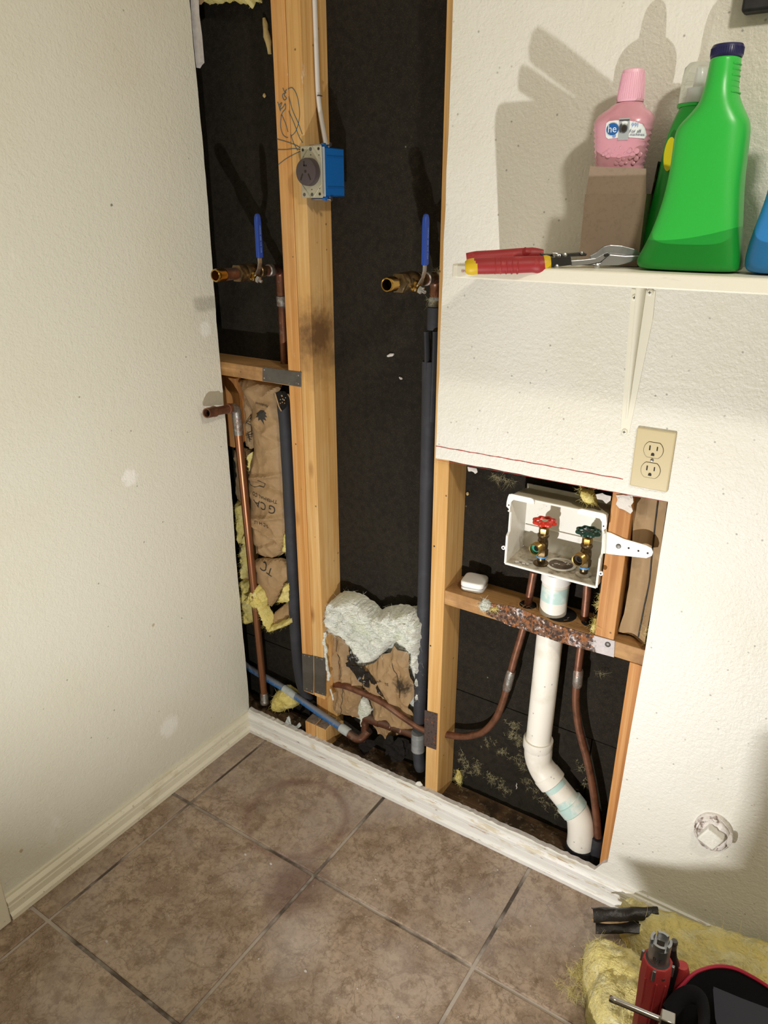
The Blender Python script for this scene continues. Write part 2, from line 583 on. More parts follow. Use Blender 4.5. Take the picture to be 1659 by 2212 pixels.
M['rust'] = mat('rusted_strap', lin('#c9c2c2'), .7, .25, layers=[
        ('noise', 30, .36, .46, lin('#6e4a30'), .95), ('noise', 75, .47, .53, lin('#9c5c22'), .65),
        ('noise', 110, .47, .54, lin('#33261f'), .9), ('noise', 150, .60, .67, lin('#cfc9c8'), .8),
        ('blob', 80, -.42, -.30, lin('#c9c3c4'), .9, tuple(RE), .052)], bump=[('noise', 110, .8, .004)], pos=True)
M['rustp'] = mat('rust_spotted_strap', lin('#5c504b'), .5, .5, layers=[('noise', 26, .56, .60, lin('#b8622a'), .8), ('noise', 160, .54, .62, lin('#42322a'), .8)], bump=[('noise', 120, .4, .002)])
M['navy'] = mat('blue_vinyl_grip', lin('#1b3f94'), .42, spec=.5)
M['ink'] = mat('pale_blue_print', lin('#7f9ad0'), .6)
M['bluepex'] = mat('dusty_blue_pipe', lin('#2c66a0'), .45, layers=[('noise', 30, .52, .66, lin('#8d9499'), .7), ('noise', 130, .55, .7, lin('#9a9a92'), .5)])
M['pvc'] = mat('white_pvc', lin('#e8e4da'), .35, layers=[('noise', 14, .55, .75, lin('#cfc8b6'), .6), ('cell', 45, .12, .03, lin('#4a4540'), .6)], spec=.5)
M['pvcp'] = mat('primer_stained_pvc', lin('#dfe3dc'), .35, layers=[('noise', 26, .42, .54, lin('#a9cfcb'), .75)])
M['plastic'] = mat('white_plastic', lin('#e9e7df'), .38, layers=[('noise', 26, .58, .74, lin('#b8ac94'), .5), ('cell', 70, .12, .03, lin('#5a5044'), .5)])
M['dirtyp'] = mat('dirty_white_plastic', lin('#cfc8b8'), .55, layers=[('noise', 22, .42, .6, lin('#8c7d66'), .75), ('noise', 80, .55, .66, lin('#4d4538'), .6)])
M['tanp'] = mat('yellowed_plastic', lin('#e0d6b8'), .5, layers=[('noise', 16, .5, .7, lin('#c4b48c'), .5)])
M['dust'] = mat('grey_lint_dust', lin('#76685a'), .95, layers=[('noise', 60, .45, .65, lin('#4f443a'), .8)], bump=[('noise', 160, .8, .004)])
M['white'] = mat('clean_white_plastic', lin('#eeedea'), .35)
M['black'] = mat('black_rubber', lin('#26262a'), .6, layers=[('noise', 40, .5, .7, lin('#38383c'), .7)], bump=[('noise', 120, .15, .001)])
M['dark'] = mat('black_hole', lin('#0b0a09'), .9)
M['foam'] = mat('black_pipe_foam', lin('#2f3035'), .68, layers=[('noise', 10, .5, .75, lin('#4a4b52'), .6)], bump=[('noise', (40, 40, 160), .3, .0015)])
M['tape'] = mat('grey_tape', lin('#8d9192'), .4, .3, layers=[('noise', (20, 20, 90), .5, .7, lin('#b8bcbc'), .7)], bump=[('noise', (30, 30, 200), .5, .002)])
M['tapew'] = mat('pale_grey_tape', lin('#b3bab8'), .5, layers=[('noise', 40, .5, .7, lin('#8d9390'), .6)])
M['kraft'] = mat('kraft_paper', lin('#a68a66'), .62, layers=[('noise', 9, .42, .68, lin('#947650'), .6), ('noise', 120, .5, .72, lin('#b79a74'), .4)], bump=[('noise', 60, .15, .001)], spec=.3)
M['kraftm'] = mat('mouldy_kraft_paper', lin('#a68a66'), .62, layers=[('noise', 9, .42, .68, lin('#947650'), .6),
        ('blob', 110, -.10, .30, lin('#241f1a'), .9, tuple(at(868, 1482, .06)), .055)], spec=.3, pos=True)
M['kraftd'] = mat('dusty_kraft_paper', lin('#a68a66'), .8, layers=[('noise', (40, 40, 5), .45, .65, lin('#8d7452'), .7), ('noise', 30, .55, .75, lin('#c2aa86'), .5)])
M['tar'] = mat('black_tar_facing', lin('#1e1a17'), .38, layers=[('noise', 60, .66, .72, lin('#8a6c4e'), .6)], bump=[('noise', 50, .5, .004)])
M['tarm'] = mat('dull_black_felt', lin('#1c1917'), .85, layers=[('noise', 70, .68, .74, lin('#7d634a'), .6)], bump=[('noise', 80, .4, .003)], spec=.2)
M['glassw'] = mat('white_glass_wool', lin('#eef0e6'), .95, layers=[('noise', 22, .5, .7, lin('#cdd6b8'), .6), ('noise', 7, .55, .75, lin('#f2f1ea'), .7)], bump=[('noise', (30, 30, 130), 1.0, .012), ('noise', (110, 110, 420), .8, .004)], spec=.1)
M['glassy'] = mat('yellow_glass_wool', lin('#d9c978'), .95, layers=[('noise', 18, .45, .65, lin('#e8dd9e'), .7), ('noise', 9, .58, .72, lin('#c9a53e'), .6), ('noise', 50, .6, .75, lin('#f0ead0'), .5)], bump=[('noise', 140, .8, .004)], spec=.1)
M['glassp'] = mat('pile_glass_wool', lin('#e8d98e'), .95, layers=[('noise', 10, .42, .62, lin('#cfc28c'), .8), ('noise', (20, 40, 40), .48, .66, lin('#e6dfb4'), .8), ('noise', 9, .58, .70, lin('#d9b544'), .7), ('noise', 14, .56, .68, lin('#857d5c'), .55)], bump=[('noise', (70, 140, 140), 1.0, .008)], spec=.1)
M['wisp'] = mat('dusty_wool_wisp', lin('#b5ac86'), .95, spec=.1)
M['ochre'] = mat('old_foam_crumb', lin('#c9b078'), .8, layers=[('noise', 90, .5, .7, lin('#a58a52'), .7)])
M['print'] = mat('black_print', lin('#33302b'), .7)
M['redline'] = mat('red_marker_line', lin('#a8322c'), .6)
M['crayon'] = mat('blue_pencil', lin('#3a5a68'), .8)
M['green'] = mat('green_detergent_plastic', lin('#2fb443'), .34, layers=[('noise', 300, .5, .8, lin('#49c45a'), .2)], sss=.25, spec=.5)
M['greend'] = mat('liquid_filled_green_plastic', lin('#1f9a36'), .34, sss=.2)
M['capn'] = mat('navy_cap', lin('#20204e'), .35)
M['clear'] = mat('clear_cap_plastic', lin('#eef2ee'), .1, trans=.9, ior=1.2)
M['pink'] = mat('pink_bottle', lin('#d99cac'), .25, sss=.2, coat=.3, layers=[('noise', 30, .5, .8, lin('#d58a9f'), .4)])
M['pinkc'] = mat('pink_cap', lin('#eeb8cb'), .3, bump=[('wave', (160, 160, .01), .2, .001)])
M['bluej'] = mat('blue_detergent_plastic', lin('#2f7fc0'), .35, sss=.2)
M['card'] = mat('cardboard', lin('#978473'), .85, layers=[('noise', 160, .5, .75, lin('#7c6a5a'), .5), ('noise', 20, .5, .8, lin('#a59078'), .4)])
M['red'] = mat('red_rubber_grip', lin('#96262a'), .5, layers=[('noise', 60, .58, .74, lin('#c25a50'), .5)])
M['yellow'] = mat('yellow_rubber', lin('#d2b01c'), .5, layers=[('noise', 40, .55, .72, lin('#b08c20'), .5)])
M['iron'] = mat('blackened_steel', lin('#3b3a3a'), .4, .7)
M['cast'] = mat('cast_aluminium', lin('#9fa1a4'), .34, .85, layers=[('noise', 40, .5, .72, lin('#7b7d80'), .6)], bump=[('noise', 120, .15, .001)])
M['plate'] = mat('almond_cover_plate', lin('#cbbd97'), .3, spec=.5)
M['slot'] = mat('outlet_slot', lin('#2a2118'), .7)
M['redw'] = mat('red_handwheel_enamel', lin('#c8301f'), .32, layers=[('noise', 60, .58, .7, lin('#8a2a20'), .6)])
M['greenw'] = mat('green_handwheel_enamel', lin('#143a30'), .32)
M['teal'] = mat('teal_washer', lin('#2e8f78'), .5)
M['tealtape'] = mat('blue_thread_tape', lin('#4f8fc6'), .5)
M['bluebox'] = mat('blue_box_plastic', lin('#1763b0'), .45)
M['recept'] = mat('brown_receptacle', lin('#4a4042'), .45)
M['galv'] = mat('galvanised_yoke', lin('#b5b09c'), .42, .35, layers=[('noise', 30, .5, .7, lin('#99927c'), .6)])
M['cable'] = mat('white_cable', lin('#d5cfc8'), .45, layers=[('noise', (60, 60, 4), .55, .72, lin('#b3aaa2'), .6)])
M['label'] = mat('white_label', lin('#e9edf0'), .4)
M['labelb'] = mat('label_blue', lin('#2161a8'), .45)
M['labeld'] = mat('label_dark_grey', lin('#44464a'), .45)
M['labelg'] = mat('label_light_grey', lin('#a9adb0'), .45)
M['labely'] = mat('label_yellow', lin('#e0d21e'), .4)
M['labelv'] = mat('label_violet', lin('#3a2a4a'), .4, layers=[('noise', 30, .5, .6, lin('#7a4a40'), .8), ('noise', 22, .58, .66, lin('#c9c2b8'), .8)])
M['bag'] = mat('black_bag_cloth', lin('#15151a'), .8, bump=[('noise', 300, .3, .001)], spec=.2)
M['bagi'] = mat('grey_bag_lining', lin('#3c3d46'), .85, spec=.2)
M['zip'] = mat('crimson_zip', lin('#a81e3c'), .5)
M['toolred'] = mat('red_tool_plastic', lin('#b23a3c'), .5, layers=[('noise', 80, .58, .74, lin('#c55c58'), .4)])
M['chrome'] = mat('chrome_bar', lin('#a5a19c'), .2, 1.0)
M['shelf'] = mat('cream_shelf_paint', lin('#e6e2d2'), .42, layers=[('noise', (10, 40, 60), .62, .7, lin('#9d9a8a'), .5)], bump=[('noise', 150, .25, .002)])
M['bracket'] = mat('painted_bracket', lin('#e8e5d6'), .35)
M['joint'] = mat('grey_paint_flakes', lin('#dcd6d0'), .8, layers=[('noise', 60, .55, .64, lin('#6a5244'), .8)], bump=[('noise', 90, .8, .004)])

def dust_on_top(m, col, lo, hi, amt):
    """dust lying on upward faces: stays with the thing, whatever the light"""
    nt = m.node_tree
    g = nt.nodes.new('ShaderNodeNewGeometry')
    sx = nt.nodes.new('ShaderNodeSeparateXYZ'); nt.links.new(g.outputs['Normal'], sx.inputs[0])
    mr = nt.nodes.new('ShaderNodeMapRange')
    for k, v_ in (('From Min', lo), ('From Max', hi), ('To Min', 0), ('To Max', amt)): mr.inputs[k].default_value = v_
    nt.links.new(sx.outputs['Z'], mr.inputs['Value'])
    mx = nt.nodes.new('ShaderNodeMix'); mx.data_type = 'RGBA'
    b = nt.nodes['Principled BSDF']
    nt.links.new(mr.outputs[0], mx.inputs[0])
    nt.links.new(b.inputs['Base Color'].links[0].from_socket, mx.inputs[6]); mx.inputs[7].default_value = col
    nt.links.new(mx.outputs[2], b.inputs['Base Color'])
dust_on_top(M['bluepex'], lin('#8c8882'), .35, .85, .75)
dust_on_top(M['copperd'], lin('#6e625a'), .2, .8, .6)
# ------------------------------------------------------------------ the room
CEIL = 2.44
F, B = .0127, .1017          # front of the framing, face of the outer board
random.seed(4)

# floor: grout bed with every tile a part
fl = MB().box(-.02, 2.4, -2.4, .0, -.06, -.004).build('floor', M['grout'], kind='structure', smooth=False)
TS, TX, TY, G = .43703, .08435, .3309, .0045
def tile(x0, x1, y0, y1):
    b_ = .0025
    lo = [(x0, y0), (x1, y0), (x1, y1), (x0, y1)]
    hi = [(x0 + b_, y0 + b_), (x1 - b_, y0 + b_), (x1 - b_, y1 - b_), (x0 + b_, y1 - b_)]
    dz = random.uniform(-.0006, .0004)
    P = [(x, y, -.006) for x, y in lo] + [(x, y, -.0012 + dz) for x, y in lo] + [(x, y, dz) for x, y in hi]
    fs = [(8, 9, 10, 11), (0, 3, 2, 1)]
    for k in (0, 4):
        fs += [(k + i, k + (i + 1) % 4, k + 4 + (i + 1) % 4, k + 4 + i) for i in range(4)]
    MB().add(P, fs).build('tile', M['tile'], fl, smooth=False)
xs = [0] + [TX + i * TS for i in range(6)] + [2.4]
ys = [0] + [-TY - i * TS for i in range(5)] + [-2.4]
for i in range(len(xs) - 1):
    for j in range(len(ys) - 1):
        a, b_ = xs[i] + (G if i else 0), xs[i + 1] - G
        c, d = ys[j + 1] + G, ys[j] - (G if j else 0)
        if b_ - a > .02 and d - c > .02:
            tile(a, b_, c, d)

# left wall: one sheet of board that stops at the opening, edge slightly ragged
rnd = random.Random(2)
edge = []
z = 0.0
while z < CEIL:
    edge.append((-.0127, .004 + .0022 * rnd.random() + .002 * math.sin(z * 9), z))
    z += .03
poly = [(-.0127, -2.4, 0)] + [(0, p[1], p[2]) for p in edge] + [(0, .005, CEIL), (0, -2.4, CEIL)]
poly = [(0, -2.4, 0)] + poly[1:]
MB().prism(poly, (-.0127, 0, 0), 0, 1).build('wall_left', [M['wall_left'], M['gypw']], kind='structure', sharp=30)

# back wall with the cut-out: tall bay at the left, low niche at the right
o2 = [(2.4, 0), (2.4, CEIL), (.6555, CEIL), (.655, 1.85)]
for k in range(12):
    t = (k + 1) / 13
    o2.append((.655 - .008 * t + rnd.uniform(-.0012, .0012), 1.85 - (1.85 - 1.0138) * t))
o2 += [(.6463, 1.0138)]
for k in range(14):
    t = (k + 1) / 15
    o2.append((.6463 + (1.1446 - .6463) * t, 1.0138 + .004 * t + rnd.uniform(-.0012, .0012)))
o2 += [(1.1446, 1.0178), (1.1455, .70), (1.142, .50), (1.140, .30), (1.1365, .11), (1.125, .098)]
x = 1.11
while x > .02:
    o2.append((x, .0715 + rnd.uniform(-.002, .0025)))
    x -= .009
o2 += [(.003, .073), (.003, 0)]
MB().prism([(a, 0, c) for a, c in o2], (0, F, 0), 0, 1).build('wall_back', [M['wall'], M['gyp'], M['gypw']], kind='structure', smooth=False)
for p_ in bpy.data.objects['wall_back'].data.polygons:
    if p_.material_index == 1 and p_.center.z < .13: p_.material_index = 2
MB().box(2.4, 2.42, -2.4, 0, 0, CEIL).build('wall_right', M['room'], kind='structure', smooth=False)
MB().box(-.02, 2.42, -2.42, -2.4, 0, CEIL).build('wall_front', M['room'], kind='structure', smooth=False)
MB().box(-.02, 2.42, -2.42, B + .02, CEIL, CEIL + .02).build('ceiling', M['room'], kind='structure', smooth=False)

# black outer board behind the framing, in sheets with open seams
wo = MB().box(-.30, 2.4, B + .012, B + .02, -.06, CEIL).build('wall_outer', M['dark'], kind='structure', smooth=False)
for (x0, x1, z0, z1, dy) in [(-.30, .62, .268, CEIL, 0), (.622, 2.4, .352, CEIL, 0),
                             (-.30, .62, -.06, .264, .0015), (.622, 1.036, -.06, .349, .001), (1.039, 2.4, -.06, .349, .002)]:
    MB().box(x0, x1, B + dy, B + .0125, z0, z1).build('board_panel', M['felt'], wo, bevel=.0015)
MB().box(-.32, -.30, -.0, B + .02, -.06, CEIL).build('wall_side', M['dark'], kind='structure', smooth=False)

# baseboards, moulded profile pushed along the wall
prof = [(0, 0), (.0180, 0), (.0180, .011), (.0145, .0165), (.0118, .0185), (.0122, .036), (.0085, .0385), (.0125, .0415), (.0130, .050), (.0090, .0565), (.0058, .0590), (.0062, .0660), (.003, .0668), (0, .0668)]
def moulding(p0, p1, out, cut0=0, cut1=0, n=24, wob=.0006, seed=1):
    mb = MB()
    p0, p1, out = V(p0), V(p1), V(out)
    d = (p1 - p0)
    vs_ = []
    for i in range(n + 1):
        for (a, h) in prof:
            t = i / n
            q = p0 + d * t
            off = (cut0 * a * (1 - t) + cut1 * a * t)
            w_ = wob * nz((i * .7, a * 90, h * 60), 1, seed)
            vs_.append(q + out * (a + w_) + V((0, 0, h + w_ * .6)) + d.normalized() * off)
    k = len(prof)
    fs = [(i * k + j, i * k + (j + 1) % k, (i + 1) * k + (j + 1) % k, (i + 1) * k + j) for i in range(n) for j in range(k)]
    fs += [tuple(range(k)), tuple(n * k + j for j in reversed(range(k)))]
    return mb.add(vs_, fs)
moulding((0, 0, 0), (0, -.813, 0), (1, 0, 0), cut0=1).build('baseboard_left', M['trim'], kind='structure', sharp=25)
moulding((0, 0, 0), (2.4, 0, 0), (0, -1, 0), cut0=1, n=60, wob=.0011, seed=4).build('baseboard_back', M['trimw'], kind='structure', sharp=25)
# foot of the door casing left of the base moulding
tr = MB().box(0, .019, -.905, -.8155, 0, 2.09)
tr.build('trim_1', M['trim'], kind='structure', bevel=.004)

# ------------------------------------------------------------------ framing
def plank(name, x0, x1, y0, y1, z0, z1, m, label, cat='stud', group=None, bevel=.0018):
    return MB().box(x0, x1, y0, y1, z0, z1).build(name, m, None, label, cat, group, bevel=bevel)
plank('sill_plate', -.30, 2.39, F, B, 0, .040, M['woodg'], 'dirty dark bottom plate lying behind the white baseboard', 'timber')

# doubled stud: both pieces notched low down for the blue pipe
def notched(x0, x1, m, label):
    side = [(F, CEIL), (B, CEIL), (B, .040), (F, .040), (F, .112), (.070, .118), (.070, .213), (F, .219)]
    return MB().prism([(x0, y, z) for y, z in side], (x1 - x0, 0, 0)).build('stud', m, None, label, 'stud', bevel=.0018, smooth=False)
st1 = notched(.2212, .2588, M['wood'], 'left board of the doubled pine stud, beside the black pipe foam')
st2 = notched(.2606, .2982, M['wood2'], 'right board of the doubled pine stud, carrying the blue outlet box')
st3 = MB().box(.6350, .6731, F, B, .040, CEIL).build('stud', M['wood2'], None, 'single pine stud at left edge of the low niche with rusty plate', 'stud', bevel=.0018, smooth=False)
for u, v in [(938, 1180), (930, 1395)]:
    p = at(u, v, F - .0003)
    MB().lathe([(0, .0022), (.0006, .0018)], p, (0, -1, 0), 8).build('nail_head', M['iron'], st3)
for xa, st_ in ((.2225, st1), (.2619, st2)):
    db = MB()
    vs_, fs, ds = fill([(xa, F + .001), (xa + .035, F + .001), (xa + .035, .068), (xa, .068)], .004, 3)
    n = len(vs_)
    db.add([V((p.x, p.y, .1125 + .006 * (p.y - F) / .057 + min(d, .004) * .8 + .0015 * abs(nz((p.x, p.y, 1), 160)))) for p, d in zip(vs_, ds)], fs)
    db.build('lint_layer', M['dust'], st_)
st4 = MB().box(1.0372, 1.0778, F, B, .687, 1.40).build('stud', M['woodo'], None, 'short orange stud right of the white valve box, behind the strap hinge', 'stud', bevel=.0018, smooth=False)
jt = MB()
sheet(jt, px2([(1330, 1070), (1346, 1069), (1367, 1072), (1368, 1085), (1363, 1092), (1367, 1104), (1362, 1110), (1352, 1103), (1338, 1098), (1330, 1090), (1334, 1080)], F - .003), .004,
      lambda x, z, d: F - .003 - .002 * nz((x, 0, z), 120), .0025)
jt.build('plaster_smear', M['joint'], st4)
st5 = MB().box(1.1160, 1.1540, F, B, .040, .648).build('stud', M['woodo'], None, 'lower right orange stud whose edge shows along the cut wallboard', 'stud', bevel=.0018, smooth=False)
plank('blocking', -.12, .2212, F, B, 1.1205, 1.1560, M['woodh'], 'horizontal wood block at upper left under the brass valve', 'blocking')
bk = plank('blocking', .6736, 1.153, F, B, .6490, .6865, M['woodh'], 'horizontal wood block of the niche carrying the long rusty strap', 'blocking')
hl = MB()
for u, v, r in [(1142, 1305, .020), (1268, 1352, .018), (1203, 1335, .036)]:
    p = atz(u, v, .6866)
    hl.lathe([(0, r), (.0005, r)], (p.x, .057, .6866), (0, 0, 1), 20)
hl.build('bored_hole', M['dark'], bk)
sp = MB()
for k in range(46):
    p = V((rnd.choice([.862, .862, .933, .995]) + rnd.uniform(-.035, .035), rnd.uniform(.022, .06), .687))
    d = V((rnd.uniform(-1, 1), rnd.uniform(-.6, .6), rnd.uniform(0, .5))).normalized() * rnd.uniform(.006, .016)
    s_ = d.cross(V((0, 0, 1))).normalized() * .0012
    sp.add([p - s_, p + s_, p + d + s_ * .3, p + d - s_ * .3], [(0, 1, 2, 3)])
sp.build('splinters', M['woodh'], bk, kind='stuff', smooth=False)

# board piece behind the left copper riser
bp_ = [at(u, v, .062) for u, v in [(470, 812), (508, 818), (519, 862), (521, 905), (523, 955), (506, 967), (488, 962), (476, 900)]]
MB().prism(bp_, (0, .022, 0)).build('backing_board', M['woodo'], None, 'short orange board behind the elbow of the left copper riser', 'board', bevel=.001)

# steel straps
def strap(name, pts, y, m, label, th=.0016, nails=(), nm=None):
    P = [at(u, v, y) for u, v in pts]
    o = MB().prism([(p.x, y, p.z) for p in P], (0, th, 0)).build(name, m, None, label, 'strap', smooth=False, bevel=.0004, seg=1)
    for u, v in nails:
        p = at(u, v, y)
        MB().lathe([(0, .0024), (.0009, .0020), (.0012, .001)], p, (0, -1, 0), 8).build('nail', nm or M['steel'], o)
    return o
strap('nail_plate', [(567, 793), (651, 804), (650, 836), (567, 823)], F - .0018, M['steelg'], 'dark steel strap joining the upper left block to the stud', nails=[(571, 799), (571, 817), (645, 811), (645, 829)])
strap('nail_plate', [(652, 1412), (676.5, 1417), (676, 1498), (655, 1491)], F - .0018, M['steelg'], 'dark steel nail plate at foot of left doubled-stud board', nails=[(658, 1416), (668, 1418), (663, 1488), (673, 1493)])
strap('nail_plate', [(678, 1417), (702, 1423), (704, 1504), (679, 1496)], F - .0018, M['steelg'], 'dark steel nail plate at foot of right doubled-stud board', nails=[(685, 1421), (696, 1425), (687, 1495), (697, 1499)])
strap('nail_plate', [(917, 1534), (945, 1542), (942, 1620), (916, 1611)], F - .0018, M['rustp'], 'brown rust-spotted nail plate on the single niche stud', nails=[(935, 1541), (934, 1613)], nm=M['rustp'])
# long strap with a lip bent over the top edge of the block
P = [at(u, v, F - .002) for u, v in [(1050, 1303), (1100, 1309), (1130, 1317), (1200, 1349), (1260, 1367), (1328, 1385), (1326, 1420), (1260, 1402), (1200, 1385), (1130, 1360), (1100, 1352), (1050, 1327)]]
ls = MB().prism([(p.x, F - .002, p.z) for p in P], (0, .0018, 0)).build('strap_plate', M['rust'], None, 'long heavily rusted steel strap on front of the niche block', 'strap', smooth=False)
p = at(1313, 1392, F - .002)
MB().lathe([(0, .0062), (.0015, .0058), (.0024, .004)], p, (0, -1, 0), 12).build('nail_head', M['steelg'], ls)

# torn strip of old corner board beside the left wall, high up
P = [at(u, v, .012) for u, v in [(409, -40), (419, -40), (422, 30), (428, 75), (433, 134), (428, 139), (424, 146), (421, 120), (415, 60)]]
MB().prism([(p.x, .012, p.z) for p in P], (0, .012, 0)).build('board_remnant', M['gypw'], None, 'torn grey gypsum strip hanging at the top beside the left wall', 'debris', smooth=False)

# ------------------------------------------------------------------ pipes
def ball_valve(x, zc, label, yb, riser_to, nl=.044):
    t = thing('ball_valve', label, 'valve', (x, yb, riser_to))
    c = V((x, yb, zc))
    sd = V((.90, 0, -.43))
    MB().tube(bend([(x, yb, zc - .062), (x, yb, zc), (x, yb - .040, zc)], .018), .0128, 16).build('elbow', M['copperd'], t)
    MB().tube([(x, yb, zc - .058), (x, yb, riser_to)], .0111, 16).build('riser', M['copperd'], t)
    MB().lathe([(0, .0118), (.002, .0136), (.024, .0138), (.026, .0118)], (x, yb, zc - .088), (0, 0, 1), 16).build('solder_collar', M['solder'], t)
    d = (0, -1, 0)
    MB().lathe([(.028, .0126), (.030, .0142), (.044, .0140), (.046, .0118)], c, d, 16).build('solder_collar', M['solder'], t)
    MB().lathe([(.040, .0112), (.075, .0112)], c, d, 16).build('tailpiece', M['copper'], t)
    # cast body: ferrule, hex shoulder, ball bulge, second shoulder, hex end
    MB().lathe([(.062, .0112), (.063, .0150), (.078, .0158), (.080, .0142), (.084, .0160), (.090, .0186), (.100, .0205), (.112, .0208), (.122, .0190), (.127, .0170), (.130, .0195), (.140, .0198), (.146, .0180)], c, d, 20).build('valve_body', M['brassd'], t)
    MB().lathe([(.141, .0180), (.142, .0205), (.152, .0205), (.154, .0165)], c, d, 6).build('hex_end', M['brassd'], t)
    if nl > .02:
        MB().lathe([(.150, .0133), (.158 + nl, .0133)], c, d, 20).build('nipple', M['copperd'], t)
    e0 = .153 + nl
    th = [(e0 - .004, .0136)]
    for k in range(5):
        th += [(e0 + k * .0042, .0147), (e0 + .002 + k * .0042, .0142)]
    e1 = e0 + .024
    th += [(e1 - .002, .0142), (e1, .0128), (e1 - .001, .0108), (e1 - .025, .0106), (e1 - .027, .0005)]
    MB().lathe(th, c, d, 20).build('threaded_end', M['brassb'], t)
    MB().lathe([(.0, .0098), (.001, .0098)], c + V((0, -(e1 - .022), 0)), d, 16).build('bore', M['dark'], t)
    # stem on the right-hand side with nut and lever
    s0 = c + sd * .010 + V((0, -.113, 0))
    MB().lathe([(0, .0122), (.012, .0120), (.013, .0095), (.018, .0092)], s0, sd, 16).build('stem', M['brassb'], t)
    MB().lathe([(.0195, .0082), (.027, .0082), (.028, .006)], s0, sd, 6).build('nut', M['steel'], t)
    MB().lathe([(.026, .0042), (.034, .0040), (.035, .0028)], s0, sd, 12).build('stem_end', M['steel'], t)
    lv = MB()
    path = [(.0105, -.013), (.0160, -.001), (.0245, .013), (.0285, .026), (.029, .040), (.029, .126)]
    P = []
    for i, (dx, dz) in enumerate(path):
        hw = [.0085, .0085, .0062, .006, .0062, .0062][i]
        for a, b_ in ((-1, -1), (1, -1), (1, 1), (-1, 1)):
            P.append(s0 + V((dx + b_ * .0013, a * hw, dz)))
    fs = [(0, 1, 2, 3), tuple(len(P) - 4 + i for i in (3, 2, 1, 0))]
    for i in range(len(path) - 1):
        fs += [(i * 4 + j, i * 4 + (j + 1) % 4, i * 4 + 4 + (j + 1) % 4, i * 4 + 4 + j) for j in range(4)]
    lv.add(P, fs).build('lever', M['steel'], t, smooth=False, bevel=.0005)
    gx = s0.x + .029
    g = MB()
    pr = []
    for zz, w_, dd in [(.037, .0072, .0040), (.040, .0080, .0046), (.114, .0078, .0046), (.124, .0070, .0044), (.130, .0050, .0036), (.132, .002, .002)]:
        pr.append([(gx + dd * a, s0.y + w_ * b_, s0.z + zz) for a, b_ in ((-1, -1), (1, -1), (1, 1), (-1, 1))])
    P = [q for r in pr for q in r]
    fs = [(0, 1, 2, 3), tuple(len(P) - 4 + i for i in (3, 2, 1, 0))]
    for i in range(len(pr) - 1):
        fs += [(i * 4 + j, i * 4 + (j + 1) % 4, i * 4 + 4 + (j + 1) % 4, i * 4 + 4 + j) for j in range(4)]
    gr = g.add(P, fs).build('grip', M['navy'], t, bevel=.0018)
    tx = MB()
    put_text(tx, '+WOG  600  1/2  CSA', .0062, (gx + .0049, s0.y + .001, s0.z + .078), (0, 0, -1), (0, 1, 0))
    tx.build('lettering', M['ink'], gr, smooth=False)
    return t
ball_valve(.1490, 1.3865, 'brass ball valve with blue lever by the left wall, left of the doubled stud', .0860, 1.152)
ball_valve(.5900, 1.3880, 'brass ball valve with blue lever beside the cut edge of right wallboard', .0800, 1.290, .017)
# silver tape on the right valve drop
MB().lathe([(0, .0132), (.004, .0152), (.03, .0148), (.055, .0150), (.06, .0128)], (.590, .080, 1.288), (0, 0, 1), 16).build('foil_tape', M['tape'], None, 'silver foil tape wrapped on the pipe under the right ball valve', 'tape')

# left copper riser with its stub through the wall line
t = thing('copper_riser', 'copper riser with elbow and capped stub in front of the kraft paper', 'pipe', (.030, .040, .040))
top = at(510, 880, .030)
bot = at(571, 1508, .046)
bot.z = .10
MB().tube([(bot.x, bot.y, .105), (top.x, top.y, top.z - .06)], .0111, 18).build('pipe', M['copperb'], t)
MB().tube([(bot.x, bot.y, .075), (bot.x, bot.y, .085), (bot.x, bot.y, .088), (bot.x, bot.y, .112), (bot.x, bot.y, .116)], [.0135, .0145, .0128, .0128, .0112], 16).build('foot_coupling', M['solder'], t)
tip = V((top.x + .012, -.088, top.z + .012))
MB().tube(bend([(top.x + .002, top.y, top.z - .075), (top.x, top.y, top.z), (top.x + .004, top.y - .032, top.z + .003)], .017), .0130, 18).build('elbow', M['solder'], t)
d = (tip - top).normalized()
MB().lathe([(.025, .0136), (.028, .0142), (.036, .0138), (.037, .0112), (.095, .0112)], top, d, 18).build('stub', M['copper'], t)
L_ = (tip - top).length
MB().lathe([(L_ - .034, .0112), (L_ - .033, .0138), (L_ - .029, .0142), (L_ - .027, .0130), (L_ - .004, .0131), (L_, .0126), (L_ - .001, .0100), (L_ - .016, .0096), (L_ - .017, .0005)], top, d, 18).build('stub_socket', M['copper'], t)
MB().lathe([(L_ - .0145, .0092), (L_ - .0140, .0092)], top, d, 14).build('bore', M['dark'], t)

# left pipe foam beside the stud, with torn rubber on top
t = thing('pipe_foam', 'black foam pipe sleeve standing against left side of the doubled stud', 'pipe insulation', tuple(at(660, 1510, .082)))
path = smooth_path([at(u, v, y) for u, v, y in [(612, 868, .060), (619, 960, .060), (626, 1100, .062), (633, 1250, .064), (639, 1380, .066), (646, 1450, .068), (655, 1488, .072), (668, 1512, .080)]], 5)
MB().tube(path, [.0165 + .0012 * nz((i * .6, 0, 0), 1) for i in range(len(path))], 18).build('sleeve', M['foam'], t)
q = at(645, 1225, .045)
sl = MB()
tn = MB()
sheet(tn, px2([(594, 849), (603, 845), (613, 846), (622, 850), (625, 853), (628, 868), (622, 872), (612, 884), (608, 888), (603, 879), (599, 866)], .030), .005,
      lambda x, z, d: .030 - .004 * math.sin(x * 160) + crumple(x, z, .006, 40, 3), .003)
te = tn.build('torn_end', M['tarm'], t, label='torn black rubber end with tan edges')
ed_ = MB()
for e_ in ([(594, 849), (599, 866), (603, 879), (608, 888)], [(622, 851), (626, 858), (628, 868)]):
    ed_.tube(smooth_path([at(u, v, .0255) for u, v in e_], 3), .0018, 6)
